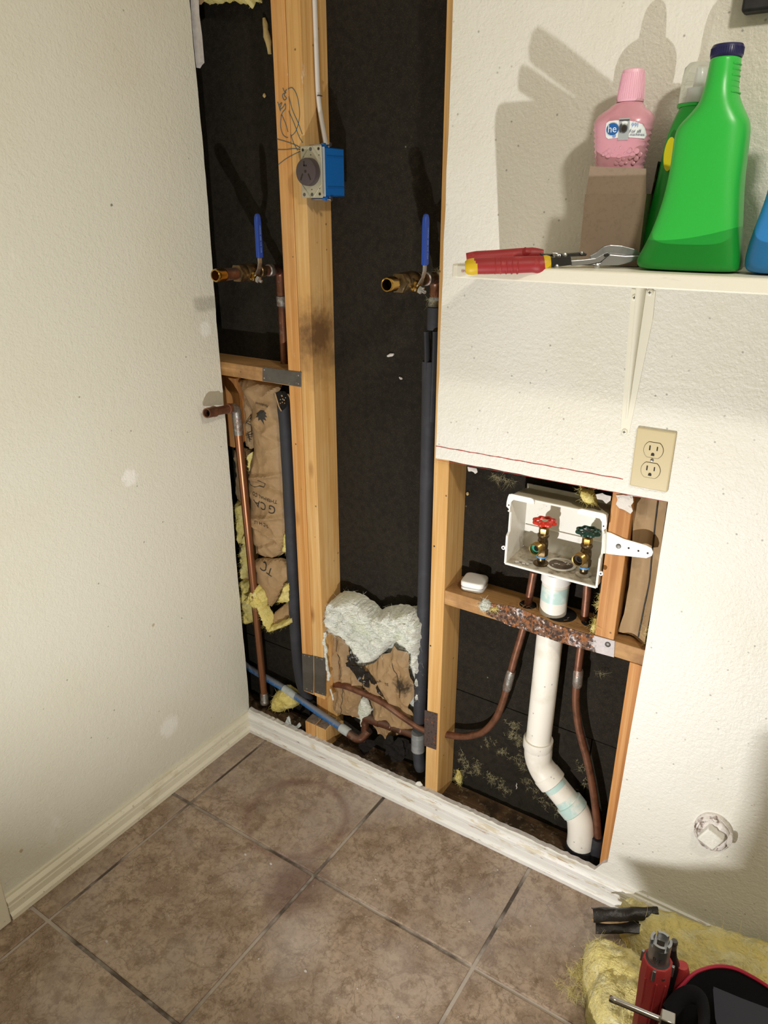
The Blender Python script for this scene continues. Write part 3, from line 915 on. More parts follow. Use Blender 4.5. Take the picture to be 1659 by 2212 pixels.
for u, v, r_ in ((609, 855, .0026), (611, 862, .0018), (606, 863, .0014), (614, 864, .002), (610, 869, .0016), (615, 871, .0013), (606, 871, .0014), (617, 859, .0014)):
    ed_.lathe([(0, r_), (.001, r_ * .8)], at(u, v, .0240), (0, -1, 0), 8)
ed_.build('torn_edges', M['kraftd'], te, kind='stuff')

# right pipe foam, split at the top
t = thing('pipe_foam', 'tall black foam sleeve against the single stud under the right valve', 'pipe insulation', tuple(at(905, 1650, .055)))
path = [at(u, v, .066) for u, v in [(928, 780), (926, 900), (921, 1100), (916, 1300), (910, 1460), (904, 1585)]]
path = smooth_path(path, 4)
MB().tube(path, .0170, 18).build('sleeve', M['foam'], t)
MB().tube([at(938, 664, .066), at(936, 712, .066)], .0145, 16).build('collar', M['foam'], t)
for s_, u0, u1 in ((-1, 922, 924), (1, 941, 934)):
    lip = [at(u0, 716, .056), at(u0 + s_ * -1.0, 760, .056), at((u0 + u1) / 2, 830, .058), at(u1, 910, .060)]
    MB().tube(smooth_path(lip, 4), .0058, 10, flat=(1, 1.5)).build('split_lip', M['foam'], t)
MB().tube([at(903, 1582, .054), at(903, 1620, .054)], [.0185, .019], 18).build('tape_band', M['tape'], t)
MB().tube(smooth_path([at(903, 1618, .054), at(905, 1640, .052), at(908, 1664, .050)], 4), [.0165] * 7 + [.015, .012], 16).build('sleeve_foot', M['foam'], t)

# blue pipe running behind the notch, with tape cuffs
t = thing('blue_pipe', 'dusty blue water pipe sloping past the foot of the doubled stud', 'pipe', tuple(at(650, 1540, .055)))
bl = [at(u, v, y) for u, v, y in [(520, 1430, .080), (545, 1447, .076), (620, 1491, .062), (690, 1540, .050), (745, 1577, .043)]]
MB().tube(smooth_path(bl, 4), .0105, 16).build('pipe', M['bluepex'], t)
def cuff(pa, pb, r, m, name='tape_cuff'):
    pa, pb = V(pa), V(pb)
    L0 = (pb - pa).length
    return MB().lathe([(0, r - .0015), (.001, r), (L0 * .35, r * 1.02), (L0 * .7, r), (L0 - .001, r * .98), (L0, r - .002)], pa, pb - pa, 16).build(name, m, t)
cuff(at(613, 1487, .063), at(640, 1505, .059), .0125, M['tapew'])
cuff(at(736, 1571, .0445), at(754, 1583, .0415), .0135, M['tapew'])
# tee and copper run
t = thing('copper_tee', 'dull copper tee and run between blue pipe and the right foam sleeve', 'pipe', tuple(at(790, 1610, .06)))
e0, e1 = at(752, 1582, .042), at(775, 1596, .038)
v0 = at(789, 1606, .060); v1 = at(798, 1552, .060)
MB().tube(bend([at(748, 1580, .043), at(777, 1601, .046), at(797, 1577, .061)], .024, 8), .0126, 16).build('elbow', M['copperd'], t)
MB().tube([(v0.x, .06, .055), (v0.x, .06, v1.z - .006)], .0118, 16).build('upright', M['copperd'], t)
h1 = at(903, 1589, .060)
MB().tube(bend([(v0.x, .06, v1.z - .024), (v0.x + .002, .06, v1.z), (v0.x + .05, .06, v1.z + .001)], .018), .0138, 16).build('tee_body', M['copperd'], t)
MB().tube([(v0.x + .03, .06, v1.z), (h1.x, .06, h1.z)], .0125, 16).build('run', M['copperd'], t)
for k in (.38, .62):
    p = V((v0.x + .03, .06, v1.z)).lerp(h1, k)
    MB().lathe([(0, .0125), (.002, .0134), (.0055, .0134), (.007, .0125)], p, (1, 0, 0), 16).build('solder_ring', M['copperd'], t)

# soft copper line, stud to stud and up to the red valve
t = thing('copper_supply_line', 'bent copper line from the doubled stud through the niche stud to red valve', 'pipe', (.70, .05, .20))
pts = [(.294, .062, at(712, 1475, .062).z)] + [at(u, v, y) for u, v, y in [(745, 1482, .052), (790, 1500, .048), (830, 1520, .048), (875, 1552, .050), (917, 1577, .052), (955, 1585, .054), (1000, 1591, .055), (1040, 1583, .055), (1068, 1556, .055), (1085, 1520, .055), (1098, 1474, .055), (1112, 1420, .056), (1132, 1352, .056), (1143, 1290, .056), (1153, 1235, .052)]]
MB().tube(smooth_path(pts, 5), .0090, 14).build('pipe', M['copper'], t)
cu = MB().tube([at(1094, 1490, .055), at(1096, 1483, .055), at(1103, 1455, .055), at(1106, 1448, .055)], [.0095, .0112, .0112, .0095], 14)
cu.build('coupling', M['solder'], t)
# cold line down to the floor sleeve
t = thing('copper_supply_line', 'wavy copper line from the green valve down beside the white drain', 'pipe', (1.05, .06, .08))
pts = [at(u, v, y) for u, v, y in [(1270, 1240, .052), (1267, 1290, .058), (1261, 1350, .062), (1253, 1410, .062), (1247, 1460, .062), (1244, 1520, .064), (1252, 1580, .066), (1268, 1640, .066), (1280, 1700, .064), (1288, 1760, .060), (1292, 1808, .058)]]
MB().tube(smooth_path(pts, 5), .0092, 14).build('pipe', M['copper'], t)
MB().tube([at(1250, 1446, .062), at(1249.5, 1450, .062), at(1247, 1478, .062), at(1246.6, 1483, .062)], [.0096, .0114, .0114, .0096], 14).build('coupling', M['solder'], t)
p = at(1292, 1812, .058)
MB().tube([(p.x, p.y, p.z + .004), (p.x, p.y, p.z - .02), (p.x, p.y, .0405)], [.0155, .0165, .0165], 14).build('floor_sleeve', M['black'], t)

# PVC drain
t = thing('drain_pipe', 'white plastic drain pipe with two elbows under the valve box', 'pipe', (1.0, .057, .05))
yP = .057
c0, c1 = at(1203, 1238, yP), at(1163, 1598, yP)
e1_ = at(1163, 1640, yP); d0 = at(1186, 1680, yP); d1 = at(1236, 1742, yP); f0 = at(1252, 1772, yP); f1 = at(1254, 1815, yP)
for p in (c0, c1, e1_, d0, d1, f0, f1): p.y = yP
MB().tube([c0, c1], .0300, 26).build('pipe', M['pvc'], t)
MB().lathe([(0, .0303), (.035, .0303)], c0 + (c1 - c0).normalized() * .028, c1 - c0, 26).build('primer_band', M['pvcp'], t)
MB().lathe([(0, .0330), (.022, .0330), (.024, .031)], c0 + V((0, 0, .004)), c1 - c0, 26).build('box_coupling', M['white'], t)
MB().lathe([(0, .0302), (.016, .0303)], c0.lerp(c1, .262), c1 - c0, 26, False).build('block_shade_ring', M['tapew'], t)
sk = MB()
ax = (c1 - c0).normalized()
p0 = c1 - ax * .004
pts = bend([p0 + ax * .002, e1_ + ax * .012, d0 + (d1 - d0).normalized() * .012], .045, 8)
k = len(pts)
sk.tube(pts, [.0345] + [.0345 - .0025 * math.sin(PI * i / (k - 1)) for i in range(1, k - 1)] + [.0345], 26)
el = sk.build('elbow', M['pvc'], t)
MB().lathe([(0, .0348), (.001, .0358), (.024, .0356), (.026, .0340)], p0, ax, 26).build('socket_rim', M['pvc'], el)
dd = (d1 - d0).normalized()
MB().lathe([(0, .0340), (.002, .0358), (.026, .0358), (.028, .033)], d0 - dd * .012, dd, 26).build('socket_rim', M['pvc'], el)
MB().tube([d0, d1], .0300, 26).build('pipe', M['pvc'], t)
for s_, l_ in ((d0 + dd * .014, .016), (d1 - dd * .030, .018)):
    MB().lathe([(0, .0302), (l_, .0302)], s_, dd, 26, False).build('primer_band', M['pvcp'], t)
pts = bend([d1 - dd * .012, d1 + dd * .030, V((f1.x, yP, f1.z + .02)), V((f1.x, yP, .062))], .040, 8)
el = MB().tube(pts, .0325, 26).build('elbow', M['pvc'], t)
MB().lathe([(0, .0335), (.001, .0352), (.026, .0352), (.028, .0330)], d1 - dd * .014, dd, 26).build('socket_rim', M['pvcp'], el)
MB().lathe([(0, .0340), (.030, .0335)], (f1.x, yP, .0405), (0, 0, 1), 26).build('foot_sleeve', M['black'], t)
# ------------------------------------------------------------------ washing-machine valve box
X0, X1, Z0, Z1, YF, YB = .8285, 1.0330, .8065, .9640, -.002, .093
t = thing('valve_box', 'white plastic washing machine valve box set in the niche', 'valve box', (.93, .045, Z0))
W_ = .0028
MB().box(X0, X1, YB - W_, YB, Z0, Z1).build('back_panel', M['plastic'], t)
def wallq(pts, off):
    return MB().prism(pts, off)
# top and bottom carry the box depth, sides have a step where the flange narrows
wallq([(X0, YF + .004, Z1), (X1, YF + .004, Z1), (X1 - .004, YB, Z1 - .010), (X0 + .004, YB, Z1 - .010)], (0, 0, -W_)).build('top_panel', M['tanp'], t, label='dirty tan top of the box')
bm_ = MB()
bm_.prism([(X0, YF, Z0), (X1, YF, Z0), (X1 - .004, YB, Z0 + .004), (X0 + .004, YB, Z0 + .004)], (0, 0, W_))
bm_.build('bottom_panel', M['dirtyp'], t, label='grimy bottom of the box')
for nm, x, sx in (('side_panel', X0, 1), ('side_panel', X1, -1)):
    MB().prism([(x, YF, Z0), (x, YB, Z0 + .004), (x, YB, Z1 - .010), (x, YF + .004, Z1), (x, YF, Z1 - .004), (x, YF, Z1 - .034), (x, YF + .010, Z1 - .040), (x, YF + .010, Z1 - .085), (x, YF, Z1 - .092)], (sx * W_, 0, 0)).build(nm, M['plastic'], t, smooth=False)
MB().box(X0 + .004, X1 - .004, YB - .006, YB - W_, .866, .868).build('back_ridge', M['plastic'], t)
# rim pieces
def bar(name, pts, r, n=8):
    MB().tube(pts, r, n).build(name, M['white'], t)
bar('front_rim', [(X0 + .001, YF, Z0), (X1 - .001, YF, Z0)], .0030)
bar('front_rim', [(X0, YF, Z0), (X0, YF, Z1 - .092), (X0, YF + .009, Z1 - .085), (X0, YF + .009, Z1 - .040), (X0, YF, Z1 - .034)], .0022)
bar('front_rim', [(X1, YF, Z0), (X1, YF, Z1 - .092), (X1, YF + .009, Z1 - .085), (X1, YF + .009, Z1 - .040), (X1, YF, Z1 - .034)], .0022)
bar('front_rim', [(X0 + .05, YF + .004, Z1), (X1 - .05, YF + .004, Z1)], .0024)
def rr(x0, x1, z0, z1, r, n=5):
    out = []
    for cx, cz, a in ((x1 - r, z1 - r, 0), (x0 + r, z1 - r, PI / 2), (x0 + r, z0 + r, PI), (x1 - r, z0 + r, 1.5 * PI)):
        for i in range(n + 1):
            out.append((cx + r * math.cos(a + i / n * PI / 2), cz + r * math.sin(a + i / n * PI / 2)))
    return out
for x0, x1, ex in ((X0 - .003, X0 + .056, X0 - .003), (X1 - .056, X1 + .003, X1 + .003)):
    left = ex < X0
    z1 = Z1 + .006
    o_ = [(x0, z1 - .008), (x0 + .002, z1 - .002), (x0 + .008, z1), (x1 - .008, z1), (x1 - .002, z1 - .002), (x1, z1 - .008)]
    if left:
        o_ += [(x1, z1 - .012), (x0 + .013, z1 - .012), (x0 + .008, z1 - .018), (x0 + .006, z1 - .036), (x0 - .002, z1 - .030), (x0 - .002, z1 - .02)]
    else:
        o_ += [(x1 + .002, z1 - .02), (x1 + .002, z1 - .030), (x1 - .006, z1 - .036), (x1 - .008, z1 - .018), (x1 - .013, z1 - .012), (x0, z1 - .012)]
    MB().prism([(a, YF - .0025, c) for a, c in o_], (0, .0035, 0)).build('corner_flange', M['white'], t, smooth=False)
    hx_ = x0 + .0035 if left else x1 - .0035
    MB().lathe([(0, .0016), (.0004, .0016)], (hx_, YF - .0026, z1 - .026), (0, -1, 0), 10).build('screw_hole', M['slot'], t)
for ex, ez in ((X0 - .0055, Z0 + .036), (X1 + .0055, Z0 + .034)):
    MB().lathe([(0, .0046), (.0035, .0046)], (ex, YF + .001, ez), (0, -1, 0), 14).build('screw_ear', M['white'], t)
    MB().lathe([(0, .0019), (.0004, .0019)], (ex, YF - .0026, ez), (0, -1, 0), 10).build('screw_hole', M['slot'], t)
# drain opening in the bottom
MB().lathe([(0, .0325), (.0012, .0325), (.0018, .031), (.0018, .0265), (.001, .026)], (.9370, .048, Z0 + .0045), (0, 0, 1), 28).build('drain_ring', M['plastic'], t)
MB().lathe([(0, .026), (.0006, .026)], (.9370, .048, Z0 + .0050), (0, 0, 1), 24).build('drain_opening', M['dust'], t)
lum = MB()
for k in range(10):
    p = V((.9370 + rnd.uniform(-.02, .02), .048 + rnd.uniform(-.018, .018), Z0 + .0052))
    lum.lathe([(0, .001), (.0012, .0025), (.002, .001)], p, (0, 0, 1), 6)
for x_, y_ in ((.858, .012), (.868, .008), (.880, .020), (.852, .006), (.876, .010)):
    lum.prism([(x_ + rnd.uniform(.002, .007) * math.cos(a), y_ + rnd.uniform(.002, .006) * math.sin(a), Z0 + .0062) for a in (0, 1.1, 2.2, 3.3, 4.4, 5.4)], (0, 0, .001))
lum.build('plaster_chips', M['gypw'], t, kind='stuff', smooth=False)

def washer_valve(x, y, name, wheel_m, disc_m, washer_m, label, spin, bright):
    t = thing(name, label, 'valve', (x, y, Z0 + .004))
    z = Z0 + .004
    MB().lathe([(0, .0165), (.003, .0165), (.0045, .014)], (x, y, z), (0, 0, 1), 18).build('base_washer', M['dirtyp'] if bright else M['brassd'], t)
    MB().lathe([(.003, .0085), (.014, .0085), (.015, .0098), (.017, .0098)], (x, y, z), (0, 0, 1), 14).build('tailpiece', M['brassd'], t)
    MB().lathe([(.0165, .0112), (.0195, .0116), (.0215, .0110)], (x, y, z), (0, 0, 1), 14).build('thread_tape', M['tealtape'], t)
    MB().lathe([(.0205, .0125), (.023, .0132), (.035, .0132), (.037, .0118)], (x, y, z), (0, 0, 1), 6, ph=.3).build('hex_base', M['brassd'], t)
    MB().lathe([(.036, .0112), (.045, .0118), (.056, .0112), (.062, .0098), (.066, .0122), (.070, .0128), (.073, .0105)], (x, y, z), (0, 0, 1), 18).build('valve_body', M['brassd'], t)
    # hose outlet pointing out of the box
    d = V((-.22, -1, -.08)).normalized()
    so = V((x, y, z + .046))
    th = [(.006, .0110), (.016, .0112)]
    for k in range(4):
        th += [(.018 + k * .003, .0136), (.0195 + k * .003, .0126)]
    th += [(.030, .0138), (.0315, .0132), (.031, .0112), (.022, .0105), (.021, .0005)]
    ou = MB().lathe(th, so, d, 20).build('hose_outlet', M['brass'], t)
    MB().lathe([(.0235, .0108), (.0240, .0106), (.0235, .0062), (.021, .006)], so, d, 18, False).build('hose_washer', washer_m, ou)
    MB().lathe([(.0214, .0062), (.0218, .0062)], so, d, 14).build('bore', M['dark'], ou)
    MB().lathe([(.072, .0096), (.074, .0108), (.085, .0108), (.087, .0085)], (x, y, z), (0, 0, 1), 6, ph=.2).build('packing_nut', M['brassb'] if bright else M['brass'], t)
    MB().lathe([(.086, .0042), (.097, .0042)], (x, y, z), (0, 0, 1), 10).build('stem', M['brassd'], t)
    wh = MB()
    zc = z + .0985
    n = 64
    pts = [(x + (.0222 + .0022 * math.cos(8 * a + spin)) * math.cos(a), y + (.0222 + .0022 * math.cos(8 * a + spin)) * math.sin(a), zc + .001) for a in [2 * PI * i / n for i in range(n)]]
    m_ = 8
    ring = []
    for i, p in enumerate(pts):
        p = V(p); o_ = V((x, y, p.z)); rd = (p - o_).normalized()
        for j in range(m_):
            a = 2 * PI * j / m_
            ring.append(p + rd * math.cos(a) * .0030 + V((0, 0, 1)) * math.sin(a) * .0038)
    wh.add(ring, [(i * m_ + j, i * m_ + (j + 1) % m_, ((i + 1) % n) * m_ + (j + 1) % m_, ((i + 1) % n) * m_ + j) for i in range(n) for j in range(m_)])
    for k in range(8):
        a = (2 * PI * k + PI - spin) / 8
        dr = V((math.cos(a), math.sin(a), 0))
        wh.tube([V((x, y, zc + .001)) + dr * .006, V((x, y, zc - .0005)) + dr * .014, V((x, y, zc + .001)) + dr * .0215], [.0026, .0018, .0024], 6)
    wh.lathe([(-.004, .0078), (.002, .0090), (.0035, .0075)], (x, y, zc), (0, 0, 1), 16)
    hw = wh.build('handwheel', wheel_m, t)
    MB().lathe([(.003, .0068), (.0045, .0062), (.0052, .0030), (.0062, .0028), (.0068, .001)], (x, y, zc), (0, 0, 1), 14).build('wheel_disc', disc_m, hw)
    return t
washer_valve(.8985, .030, 'washer_valve', M['redw'], M['galv'], M['teal'], 'brass valve with red handwheel at left inside the white box', 0, False)
washer_valve(.9935, .030, 'washer_valve', M['greenw'], M['labeld'], M['slot'], 'brass valve with dark green handwheel at right inside the white box', 1.2, True)

# strap hinge used as the box bracket
hy = F - .0026
P = [at(u, v, hy) for u, v in [(1301, 1147), (1319, 1151), (1347, 1164), (1396, 1178), (1407, 1184), (1411, 1193), (1408, 1201), (1396, 1206), (1314, 1197), (1299, 1193)]]
hg = MB().prism([(p.x, hy, p.z) for p in P], (0, .0022, 0)).build('mounting_strap', M['bracket'], t, 'white painted tapered strap bolted over the stud', smooth=False, bevel=.0006)
p = at(1336, 1180, hy)
MB().lathe([(0, .0054), (.0018, .0048), (.0022, .003)], p, (0, -1, 0), 12).build('bolt_head', M['steelg'], hg)
ho = MB()
for u, v in ((1358, 1184), (1379, 1190), (1399, 1195)):
    ho.lathe([(0, .0021), (.0003, .0021)], at(u, v, hy - .0002), (0, -1, 0), 10)
ho.build('screw_holes', M['slot'], hg)
p0, p1 = at(1307, 1143, hy), at(1305, 1194, hy)
MB().tube([(p0.x, hy, p0.z), (p1.x, hy, p1.z)], .0042, 10).build('hinge_barrel', M['bracket'], hg)

# small white rounded sensor on the block
t = thing('sensor_box', 'small white rounded two-part sensor lying on the wooden block', 'sensor', (.7275, .062, .6868))
Rz = Matrix.Rotation(math.radians(9), 3, 'Z')
def rbox(z0, z1, hw, r, inset):
    mb = MB()
    lv = [(z0, inset), (z0 + inset * .7, 0), (z1 - inset * 1.1, 0), (z1 - inset * .25, inset * .45), (z1, inset * 1.6)]
    P, k = [], None
    for z, ins in lv:
        ring = rr(-hw + ins, hw - ins, -hw + ins, hw - ins, r - ins * .5, 5)
        k = len(ring)
        P += [Rz @ V((a, c, 0)) + V((.7275, .062, z)) for a, c in ring]
    fs = [(i * k + j, i * k + (j + 1) % k, (i + 1) * k + (j + 1) % k, (i + 1) * k + j) for i in range(len(lv) - 1) for j in range(k)]
    fs += [tuple(range(k))[::-1], tuple((len(lv) - 1) * k + j for j in range(k))]
    return mb.add(P, fs)
rbox(.6868, .6965, .0278, .0125, .003).build('base', M['white'], t, sharp=60)
rbox(.6975, .7125, .0282, .0125, .003).build('cover', M['white'], t, sharp=60)
rbox(.6960, .6980, .0265, .0115, .0005).build('joint', M['labelg'], t)

# ------------------------------------------------------------------ insulation and paper, middle bay
def batt(name, label, cat='insulation', loc=None):
    return thing(name, label, cat, loc)
t = batt('wool_batt', 'white glass wool batt folded over torn brown paper between the studs', loc=(.47, .07, .06))
# low rear filling
out = px2([(706, 1372), (716, 1330), (760, 1345), (800, 1345), (850, 1340), (885, 1350), (897, 1400), (896, 1480), (893, 1560), (850, 1570), (770, 1560), (722, 1540), (712, 1480)], .080)
mb = MB()
puff(mb, out, .0085, .0995, .012, .006, 11)
mb.build('batt_core', M['glassw'], t, sharp=80)
main = [(702, 1312), (711, 1297), (724, 1292), (743, 1294), (768, 1304), (787, 1318), (803, 1333), (821, 1327), (837, 1323), (855, 1323), (882, 1328), (898, 1343), (904, 1360), (902, 1393), (899, 1432), (898, 1479), (897, 1533), (886, 1533), (889, 1504), (885, 1468), (877, 1417), (865, 1393), (849, 1385), (845, 1398), (826, 1409), (805, 1434), (787, 1441), (768, 1437), (769, 1416), (749, 1410), (747, 1395), (722, 1376), (707, 1368), (700, 1356), (703, 1335)]
def fold(x, z):
    # long drooping folds running from upper left to lower right
    s_ = (x * .75 + z * 1.0)
    s2 = (z * 1.0 - x * .55)
    low = max(0, min(1, (.50 - z) / .10))
    return .009 * math.sin(s_ * 130 + 4 * nz((x, 1, z), 9)) + .007 * abs(math.sin(s2 * 80 + 5 * nz((x, 5, z), 7))) + .022 * low
mb = MB()
P1 = puff(mb, px2(main, .030), .0040, .080, .068, .013, 12, rad=.016, sc=24, extra=fold)
bt_ = mb.build('batt_fold', M['glassw'], t, sharp=80)
fb = MB()
fibres(fb, P1, 2600, .015, 5, wd=.00025)
fb.build('fibres', M['glassw'], t, kind='stuff')
fz = MB()
a_ = [at(u, v, .020) for u, v in [(700, 1366), (702, 1400), (706, 1440), (711, 1468)]]
fz.tube([p + V((.002 * math.sin(i * 1.3), .002 * math.cos(i * .9), 0)) for i, p in enumerate(smooth_path(a_, 6))], [.0048 + .0016 * math.sin(i * 2.1) for i in range(19)], 8)
a_ = [at(u, v, .030) for u, v in [(713, 1488), (717, 1500), (720, 1512)]]
fz.tube(smooth_path(a_, 4), .0025, 8)
fz.build('edge_roll', M['glassw'], t)
def papermid(seed):
    return lambda x, z, d: .066 - .010 * min(d / .02, 1) + crumple(x, z * .55, .022, 26, seed)
KL = [(704, 1370), (721, 1372), (735, 1382), (747, 1396), (749, 1412), (748, 1428), (757, 1436), (768, 1455), (777, 1478), (783, 1495), (778, 1506), (773, 1522), (770, 1535), (776, 1560), (755, 1552), (727, 1542), (718, 1536), (717, 1510), (719, 1492), (711, 1467), (706, 1420)]
mb = MB(); sheet(mb, px2(KL, .058), .006, papermid(21), seed=3)
mb.build('paper_facing', M['kraft'], t, sharp=18)
KR = [(777, 1442), (805, 1435), (826, 1413), (840, 1413), (850, 1396), (857, 1406), (879, 1413), (880, 1446), (884, 1470), (887, 1495), (888, 1510), (878, 1533), (888, 1545), (896, 1575), (862, 1590), (830, 1600), (812, 1590), (803, 1560), (797, 1534), (791, 1512), (784, 1492), (776, 1465), (770, 1450)]
fR = papermid(31)
mb = MB(); sheet(mb, px2(KR, .058), .0055, fR, seed=5)
pushR = drape(mb, .0012, lambda x, z: fR(x, z, .02))
kr = mb.build('paper_facing', M['kraftm'], t, sharp=18, label='right paper flap with a black mould patch')
mb = MB()
for (u, v, s_, b_, an) in ((820, 1470, .014, 'Ins R', .5), (836, 1478, .016, 'TE', .2)):
    p = at(u, v, .054)
    e = V((math.cos(an), 0, math.sin(an)))
    put_text(mb, b_, s_ * .7, p, e, V((-e.z, 0, e.x)), push=pushR)
mb.build('print', M['print'], kr, smooth=False, kind='stuff')
TA = [(749, 1417), (769, 1413), (772, 1429), (762, 1436), (780, 1443), (794, 1455), (806, 1468), (817, 1490), (829, 1513), (820, 1505), (806, 1484), (794, 1468), (797, 1486), (786, 1485), (770, 1466), (756, 1447), (744, 1434), (752, 1430)]
mb = MB(); sheet(mb, px2(TA, .044), .0045, lambda x, z, d: .047 + crumple(x, z, .012, 45, 8), .0016, seed=7)
mb.build('tar_flap', M['tar'], t, sharp=25)
mb = MB()
for (u0, v0, u1, v1) in ((724, 1378, 733, 1470), (845, 1425, 862, 1510), (739, 1490, 735, 1545)):
    a_, b_ = at(u0, v0, .050), at(u1, v1, .050)
    ln = [a_.lerp(b_, k / 10) + V((.002 * math.sin(k * 1.7), 0, 0)) for k in range(11)]
    for q in ln: q.y = pushR(q.x, q.z) if u0 > 800 else papermid(21)(q.x, q.z, .02) - .0015
    mb.tube(ln, .0008, 6)
mb.build('fold_line', M['print'], t)
# white tongue and lower debris
mb = MB()
puff(mb, px2([(785, 1500), (790, 1515), (797, 1530), (799, 1540), (790, 1552), (783, 1570), (778, 1568), (779, 1550), (773, 1535), (776, 1518)], .056), .004, .066, .018, .003, 41, rad=.012)
mb.build('wool_tongue', M['glassw'], t, sharp=80)

# torn black felt scraps by the foot of the bay
def scrap(name, label, pts, y, amp, m, seed, th=.002, parent=None):
    mb = MB(); sheet(mb, px2(pts, y), .0045, lambda x, z, d: y - .006 + crumple(x, z, amp, 50, seed), th, seed=seed)
    return mb.build(name, m, parent, None if parent else label, None if parent else 'debris', sharp=25)
scrap('felt_scrap', 'torn black felt hanging under the copper run', [(838, 1588), (848, 1583), (854, 1600), (862, 1590), (872, 1606), (878, 1630), (872, 1640), (862, 1645), (850, 1641), (842, 1625), (833, 1632), (838, 1612), (830, 1606)], .040, .018, M['tarm'], 51)
scrap('felt_scrap', 'black sleeve scrap around the foot of the copper tee', [(776, 1597), (800, 1594), (812, 1600), (815, 1606), (804, 1616), (790, 1627), (780, 1620), (775, 1606)], .052, .012, M['tarm'], 52)
scrap('felt_scrap', 'torn brown and black scraps beside the taped foam foot', [(868, 1590), (880, 1592), (890, 1605), (893, 1615), (884, 1626), (877, 1620), (872, 1605)], .050, .014, M['tarm'], 53)
scrap('foil_scrap', 'small pale curled scrap on the sill left of the stud foot', [(621, 1549), (626, 1545), (632, 1562), (641, 1568), (650, 1558), (653, 1566), (645, 1572), (630, 1567), (619, 1558)], .020, .010, M['tapew'], 54)
scrap('foil_scrap', 'small shiny scrap on the sill at left of niche stud foot', [(902, 1687), (910, 1685), (915, 1694), (905, 1698), (896, 1696)], .012, .006, M['plastic'], 55)

# ------------------------------------------------------------------ insulation and paper, left bay
t = batt('paper_faced_batt', 'crumpled printed kraft paper batt hanging behind the left copper riser', loc=(.09, .08, .48))
def paperleft(seed, y0=.082, bl=.030):
    def f(x, z, d):
        tt = min(d / .045, 1)
        fo = 0
        if seed == 61:
            for zk, sl, am in ((.846, .25, .013), (.815, -.2, -.007), (.722, .25, .011), (.664, -.4, .010), (.648, .5, -.007), (.97, -.4, .006)):
                q = (z - zk - sl * (x - .09)) / .007
                fo -= am * math.exp(-q * q) * (tt ** .5)
        return fo + y0 - bl * math.sqrt(max(0, 1 - (1 - tt) ** 2)) + crumple(x, z, .014, 16, seed)
    return f
fL = paperleft(61)
MAIN = [(511, 823), (539, 816), (565, 826), (604, 834), (597, 850), (603, 870), (610, 888), (615, 975), (619, 1062), (623, 1127), (619, 1158), (606, 1199), (587, 1209), (556, 1199), (541, 1149), (539, 1105), (537, 1049), (539, 1019), (545, 967), (541, 888), (527, 850)]
mb = MB(); sheet(mb, px2(MAIN, .070), .0040, fL, seed=9)
mp = mb.build('paper_facing', M['kraft'], t, sharp=16)
pushL = drape(mb, .0012, lambda x, z: .08)
mb = MB()
def up_text(b_, u, v, size, tilt=0.0):
    p = at(u, v, .055)
    e = V((-math.cos(tilt), 0, -math.sin(tilt)))
    put_text(mb, b_, size, p, e, V((-e.z, 0, e.x)) * 1, push=pushL)
up_text('THERMAL CO', 573, 1074, .0145, -.10)
up_text('S C H U', 567, 1131, .0150, -.06)
up_text('Manufactured', 566, 874, .0090, 0)
up_text('_________', 566, 883, .0060, 0)
up_text('G CA', 574, 1093, .034, -.06)
# flame emblem
fl_ = [(560, 890), (566, 885), (574, 886), (578, 893), (574, 892), (579, 901), (574, 899), (577, 908), (571, 905), (574, 917), (566, 905), (561, 908), (562, 900), (557, 900), (560, 895), (556, 893)]
P = [at(u, v, .055) for u, v in fl_]
for p in P: p.y = pushL(p.x, p.z)
cen = sum(P, V((0, 0, 0))) / len(P)
va, fa = finer([cen] + P, [(0, i + 1, (i + 1) % len(P) + 1) for i in range(len(P))], 3)
for p in va: p.y = pushL(p.x, p.z)
mb.add(va, fa)
arcp = [at(u, v, .055) for u, v in [(537, 1037), (541, 1048), (550, 1052), (560, 1050), (569, 1053), (571, 1046), (563, 1041), (556, 1038)]]
for p in arcp: p.y = pushL(p.x, p.z) + .001
mb.tube(arcp, .0013, 5)
mb.build('print', M['print'], mp, smooth=False, kind='stuff')
fS = paperleft(71, .085, .014)
mb = MB(); sheet(mb, px2([(505, 818), (517, 824), (527, 850), (541, 888), (545, 967), (538, 972), (526, 966), (521, 920), (519, 860), (509, 834)], .072), .006, fS, seed=11)
sp_ = mb.build('paper_flange', M['kraftd'], t, sharp=16)
mb = MB()
for seg in ([(531, 915), (541, 902), (553, 911), (541, 918), (531, 912)], [(541, 902), (543, 945)], [(530, 940), (545, 938)], [(543, 917), (550, 935)], [(533, 945), (541, 950)], [(538, 955), (534, 935)]):
    ln = [at(u, v, .068) for u, v in seg]
    for q in ln: q.y = fS(q.x, q.z, .02) - .004
    mb.tube(ln, .0010, 5)
mb.build('print', M['print'], sp_, kind='stuff')
mb = MB(); sheet(mb, px2([(499, 975), (520, 968), (541, 972), (540, 1010), (538, 1050), (538, 1105), (542, 1150), (552, 1200), (548, 1240), (528, 1262), (519, 1250), (512, 1180), (507, 1100), (502, 1020)], .080), .007, paperleft(81, .092, .014), seed=13)
mb.build('rear_paper', M['kraftd'], t, sharp=16)
Py = []
